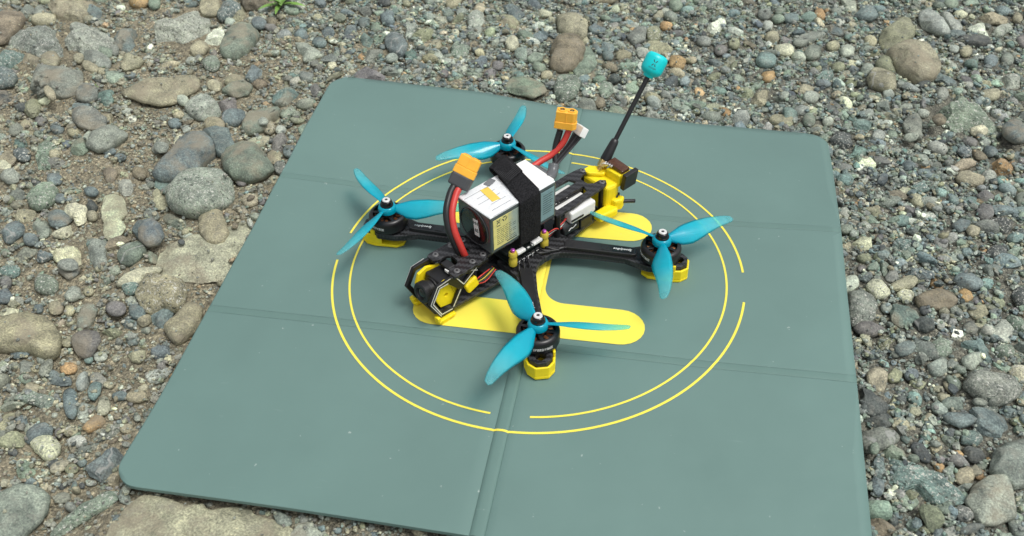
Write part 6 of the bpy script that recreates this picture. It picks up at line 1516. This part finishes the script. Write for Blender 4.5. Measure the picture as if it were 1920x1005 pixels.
bm = bmesh.new(); prism(bm, [(-8.2, -4.7), (5.8, -4.7), (8.6, -2.2), (8.6, 2.2), (5.8, 4.7), (-8.2, 4.7)], -2.5, 7.6); from_bm('heat_shrink', bm, M_SHR, drone, bevel=1.6, M=MC)

# ------------------------------------------------------------------ battery pack (its own thing, strapped on the drone)
def local_root(name):
    o = empty(name, (CX, CY, .0003), HEAD); return o
bat = local_root('battery_pack')
tag(bat, 'white and grey brick battery pack strapped on top of the quadcopter', 'battery')
def wrap_mat(name, kind):
    m, n, lk, b = nt(name); tc = N(n, 'ShaderNodeTexCoord')
    mp = N(n, 'ShaderNodeMapping'); mp.inputs['Scale'].default_value = (1, 1, 1); lk.new(tc.outputs['Object'], mp.inputs[0])
    no = N(n, 'ShaderNodeTexNoise', i_Scale=85.0, i_Detail=4.0, i_Distortion=1.6); lk.new(mp.outputs[0], no.inputs['Vector'])
    if kind == 'top': b.inputs['Base Color'].default_value = (.72, .74, .75, 1); b.inputs['Roughness'].default_value = .3
    elif kind == 'dark': b.inputs['Base Color'].default_value = (.06, .075, .075, 1); b.inputs['Roughness'].default_value = .2
    elif kind == 'label':
        sx = N(n, 'ShaderNodeSeparateXYZ'); lk.new(mp.outputs[0], sx.inputs[0])
        ad = N(n, 'ShaderNodeMath', operation='MULTIPLY_ADD'); ad.inputs[1].default_value = .012; ad.inputs[2].default_value = 0; lk.new(no.outputs[0], ad.inputs[0])
        a2 = N(n, 'ShaderNodeMath', operation='ADD'); lk.new(sx.outputs[0], a2.inputs[0]); lk.new(ad.outputs[0], a2.inputs[1])
        mr = N(n, 'ShaderNodeMapRange'); mr.inputs[1].default_value = .012; mr.inputs[2].default_value = .052; lk.new(a2.outputs[0], mr.inputs[0])
        r = ramp(n, lk, mr.outputs[0], [(0, (.20, .31, .33)), (.42, (.34, .40, .34)), (.62, (.66, .60, .22)), (1, (.74, .66, .22))]); lk.new(r.outputs[0], b.inputs['Base Color']); b.inputs['Roughness'].default_value = .28
    bp = N(n, 'ShaderNodeBump', i_Strength=.5, i_Distance=.002); lk.new(no.outputs[0], bp.inputs['Height']); lk.new(bp.outputs[0], b.inputs['Normal'])
    b.inputs['Coat Weight'].default_value = .6; b.inputs['Coat Roughness'].default_value = .12
    return m
M_TOP, M_DRK, M_LAB = wrap_mat('silver_film', 'top'), wrap_mat('dark_film', 'dark'), wrap_mat('printed_label', 'label')
M_SEAM = plain('seam_line', (.12, .13, .14), .4)
bx0, bx1, by0, by1, bz0, bz1 = -20, 46, -19, 18, 39.5, 73.4
box('pack_body', ((bx0+bx1)/2, (by0+by1)/2, (bz0+bz1)/2), (bx1-bx0, by1-by0, bz1-bz0), M_DRK, bat, bevel=1.3)
box('pack_top', (13.2, (by0+by1)/2, bz1-.25), (bx1-bx0-.8, by1-by0-.8, .7), M_TOP, bat, bevel=.3)
for k in range(6):        # six pouch edges show as long white ridges on top
    w = (by1-by0-1.2)/6; y = by0+.6+w*(k+.5)
    box('cell_edge', (13.2, y, bz1-.1), (bx1-bx0-1.2, w-.12, 1.1), M_TOP, bat, bevel=.5)
    tube('seam', [(44.5-(k*7 % 11), y+w*.5, bz1+.32), (30-(k*5 % 9), y+w*.5+.1, bz1+.36), (20, y+w*.5, bz1+.3)], .11, M_SEAM, bat, k=6, n=2)
lb_ = box('side_label', (22.2, by1+.12, 56.6), (43, .3, 27), M_LAB, bat, bevel=.12)
lb2 = box('side_label', (-11, by1+.12, 56.6), (14, .3, 27), M_LAB, bat, bevel=.12)
MS = TR(0, by1+.3, 0) @ Rz(180) @ Rx(90)     # local x of the print runs towards -x, up is +z
def prt(nm, s, size, x, z, par, **kw): text_obj(nm, s, size, M_DPRT, MS @ TR(-x, z, 0), par, shear=0, **kw)
rows = ['Lithium polymer battery', 'Do not short circuit', 'Keep away from fire', 'Charge before use', 'Read the manual', 'Recycle properly']
for k in range(9):
    z = 60.6-k*1.75; x0_, x1_ = (21, 40.5) if k % 3 else (26, 40.5)
    for q in range(5):
        a = x1_-(x1_-x0_)*q/5; ln = (x1_-x0_)/5*(.86-.25*((q*3+k*5) % 4)/4); box('print_line', (a-ln/2, by1+.3, z), (ln, .08, .42), M_DPRT, lb_, bevel=0)
for k in range(9): box('print_line', (-11.2+(k % 3)*.5, by1+.3, 66-k*2.1), (10-(k % 3), .08, .5), M_DPRT, lb2, bevel=0)
box('print_line', (26, by1+.3, 44.8), (10, .08, .9), M_DPRT, lb_, bevel=0)
for a, b in (((36.8, 64.5), (40.6, 69.4)), ((40.6, 64.5), (36.8, 69.4))):      # crossed-out bin
    d = Vector((b[0]-a[0], 0, b[1]-a[1])); box('bin_cross', ((a[0]+b[0])/2, by1+.3, (a[1]+b[1])/2), (d.length, .08, .3), M_DPRT, lb_, bevel=0, M=Ry(-math.degrees(math.atan2(d.z, d.x))))
for c, s in (((38.7, 66.0), (2.6, .3)), ((38.7, 68.6), (3.2, .35)), ((37.4, 67.3), (.3, 2.6)), ((40, 67.3), (.3, 2.6)), ((38.7, 63.4), (3.6, .7))): box('bin_mark', (c[0], by1+.3, c[1]), (s[0], .08, s[1]), M_DPRT, lb_, bevel=0)
for k in range(3):
    a = math.radians(90+120*k); box('recycle_mark', (32.6+1.6*math.cos(a), by1+.3, 67.2+1.6*math.sin(a)), (2.9, .08, .8), M_DPRT, lb_, bevel=0, M=Ry(-math.degrees(a)+90))
MF = TR(bx1+.05, -.5, 56.5) @ Ry(90)
lat('end_disc', [(0, 1.0), (13.4, .95), (15.0, .5), (15.4, 0)], plain('end_disc_black', (.006, .005, .006), .22, coat=.3), bat, M=MF, k=48)
lat('disc_rim', [(15.2, .2), (15.5, .75), (15.9, .2)], M_SHR, bat, M=MF, k=48)
tg = box('end_tag', (bx1+1.25, 3.0, 57.5), (.3, 5.2, 14.5), M_PRT, bat, bevel=.1, M=Rx(6))
ME = TR(bx1+1.45, 3.0, 57.5) @ Rx(6) @ Rz(90) @ Rx(90)
text_obj('lettering', 'HH', 3.6, M_DPRT, ME @ TR(.2, 4.0, 0), tg, shear=0, bold=.1); text_obj('lettering', '6S', 4.2, M_DPRT, ME @ TR(.2, -2.4, 0), tg, shear=0, bold=.12)
box('yellow_sticker', (27.0, -3.6, bz1+.62), (7, 17, .25), plain('sticker_yellow', (.72, .52, .08), .45), bat, bevel=.08, M=Rz(-9))
box('clear_corner', (17.5, -15, bz1+.5), (9, 5.5, 1.0), M_FILM, bat, bevel=.4, M=Rz(14))
# white end flap and smoky film collar at the back where the leads leave
box('end_flap', (-11.5, -1.0, bz1+.75), (18, 34, 1.2), M_WHT, bat, bevel=.5, M=Rz(-3))
box('film_collar', (-22.3, -2, 66), (8, 27, 15), M_FILM, bat, bevel=3.2)
tube('balance_shrink', [(-20, 10, 71), (-27, 7, 72.5), (-31, 4, 76)], 4.2, M_FILM, bat)
PB = [(-20, -6, 70), (-30, -5.5, 73), (-38, -5, 78), (-45, -5, 86), (-51.5, -5.3, 94)]
tube('battery_lead', [(-18, -10, 70.5), (-29, -9, 73), (-39, -6, 76.5), (-47.5, -3, 84.5), (-53.2, -1.6, 95.5)], 2.5, M_RED, bat)
tube('battery_lead', [(-22, 5, 68), (-30, 4, 66.5), (-37.5, -.5, 70), (-43, -6.5, 80), (-49, -7.6, 93.5)], 2.5, M_WIRE, bat)
bd = Vector((-.10, .02, 1)).normalized(); wd = Vector((-.62, .78, 0)); wd = (wd-bd*wd.dot(bd)).normalized(); td = bd.cross(wd); CBt = Vector((-50.6, -4.6, 89.5))
MB_ = Matrix(((wd.x, td.x, bd.x, CBt.x), (wd.y, td.y, bd.y, CBt.y), (wd.z, td.z, bd.z, CBt.z), (0, 0, 0, 1)))
power_plug(MB_, bat, boot=False)
for k in range(7):
    s = k/6-.5
    tube('balance_wire', [(-28, 3+s*3, 69), (-38+s, 0+s*5, 73), (-50+s*1.5, 1.5+s*6, 82), (-58-2.4*s, 3.5+s*7.5, 91.5)], .8, M_WIRE if k % 3 else M_SHR, bat, k=7)
BPm = TR(-59.5, 3.6, 93.5) @ Ry(-38) @ Rz(-30)
bp_ = box('balance_plug', (0, 0, 0), (5.0, 17, 7.5), M_WHT, bat, bevel=.5, M=BPm)

# battery strap, part of the drone: side drop, slanted top band and stitched loop
def webbing():
    m, n, lk, b = nt('black_webbing'); tc = N(n, 'ShaderNodeTexCoord'); b.inputs['Base Color'].default_value = (.011, .011, .012, 1); b.inputs['Roughness'].default_value = .95; b.inputs['Specular IOR Level'].default_value = .15
    no = N(n, 'ShaderNodeTexNoise', i_Scale=900.0, i_Detail=4.0); lk.new(tc.outputs['Object'], no.inputs['Vector'])
    r = ramp(n, lk, no.outputs[0], [(.35, (.006, .006, .007)), (.7, (.026, .026, .028))]); lk.new(r.outputs[0], b.inputs['Base Color'])
    bp = N(n, 'ShaderNodeBump', i_Strength=.9, i_Distance=.0006); lk.new(no.outputs[0], bp.inputs['Height']); lk.new(bp.outputs[0], b.inputs['Normal']); return m
M_WEB = webbing()
def ribbon(name, path, hw_, th_, mat, parent):
    """path: (centre, width direction, normal)"""
    V, F = [], []
    for c, w, nrm in path:
        c, w, nrm = Vector(c), Vector(w).normalized(), Vector(nrm).normalized()
        for s, t in ((-1, 0), (-.33, .25), (.33, .25), (1, 0), (1, -1), (-1, -1)): V.append(c+w*(hw_*s)+nrm*(th_*t))
    for i in range(len(path)-1):
        for j in range(6): F.append((i*6+j, i*6+(j+1) % 6, i*6+6+(j+1) % 6, i*6+6+j))
    F.append((5, 4, 3, 2, 1, 0)); q = (len(path)-1)*6; F.append(tuple(q+j for j in range(6)))
    o = P(name, V, F, mat, parent, smooth=False, bevel=.3); return o
W = (1, .12, 0)
st = ribbon('battery_strap', [((7.5, 17.0, 30), (1, 0, 0), (0, 1, 0)), ((8, 19.9, 34), (1, 0, 0), (0, 1, .1)), ((8.4, 20.3, 50), (1, 0, 0), (0, 1, 0)), ((8.6, 20.2, 68), (1, 0, 0), (0, 1, .05)), ((8.2, 19.8, 73.4), (1, .03, 0), (0, .85, .5)), ((7.6, 18.0, 75.4), (1, .06, 0), (0, .4, .9)),
                       ((6, 10, 76.0), W, (0, 0, 1)), ((3.5, 0, 76.1), (1, .2, 0), (0, 0, 1)), ((1.0, -10, 76.2), (1, .24, 0), (0, 0, 1)), ((-.5, -17, 76.4), (1, .26, 0), (0, -.1, 1))], 10.3, 2.0, M_WEB, drone)
lo = ribbon('strap_loop', [((2.6, -3, 77.4), (1, .22, 0), (0, 0, 1)), ((1.4, -9, 77.9), (1, .24, 0), (0, 0, 1)), ((0, -16, 78.2), (1, .26, 0), (0, 0, 1)), ((-1.4, -24, 78.6), (1, .28, 0), (0, -.2, 1)), ((-2, -29.4, 76.6), (1, .28, 0), (0, -.9, .4)), ((-1.6, -28, 74.2), (1, .26, 0), (0, -.5, -.8)), ((-1.2, -22, 72.4), (1, .26, 0), (0, -.7, -.7)), ((-1, -19.8, 66), (1, .26, 0), (0, -1, -.2)), ((-.5, -19.9, 45), (1, 0, 0), (0, -1, 0))], 10.2, 1.8, M_WEB, st)
for k in range(12):      # raised stitching rows
    y = -4-k*1.55; box('stitch', (2.0-.24*k*.5, y, 78.1+.02*k), (17.5, .55, .5), M_BLK, st, bevel=.15, M=Rz(13.5))

# ------------------------------------------------------------------ green sprig at the far edge
def leaf_mat():
    m = plain('fresh_leaf', (.16, .30, .06), .5, var=.25, vscale=60); return m
M_LEAF = leaf_mat()
def sprig(px_, py_, n_, L_, label):
    p = unproj(px_, py_, -.006); root = empty('green_sprig', (p[0], p[1], float(ground(p[0], p[1]))+.004)); tag(root, label, 'plant')
    for k in range(n_):
        a = RNG.uniform(0, 6.28); el = RNG.uniform(.35, 1.25); L = L_*RNG.uniform(.6, 1.15); w = L*RNG.uniform(.1, .16); V, F = [], []
        d = Vector((math.cos(a), math.sin(a), 0)); s = Vector((-math.sin(a), math.cos(a), 0))
        for i in range(7):
            t = i/6; c = d*(L*t*math.cos(el)*(1+.3*t))+Vector((0, 0, L*(t*math.sin(el)-.35*t*t))); ww = w*math.sin(math.pi*min(1, .12+t*.88))**.8*(1 if t < 1 else .1)
            V += [c-s*ww+Vector((0, 0, ww*.35)), c, c+s*ww+Vector((0, 0, ww*.35))]
            if i: b = i*3; F += [(b-3, b-2, b+1, b), (b-2, b-1, b+2, b+1)]
        mk('leaf', V, F, M_LEAF, root, smooth=True)
    return root
sprig(530, 28, 13, .026, 'small bright green weed sprig among pebbles near the top edge of the photo')
sprig(183, 179, 4, .009, 'tiny dark green sprout beside a pale teal stone at upper left')
print('objects', len(bpy.data.objects))
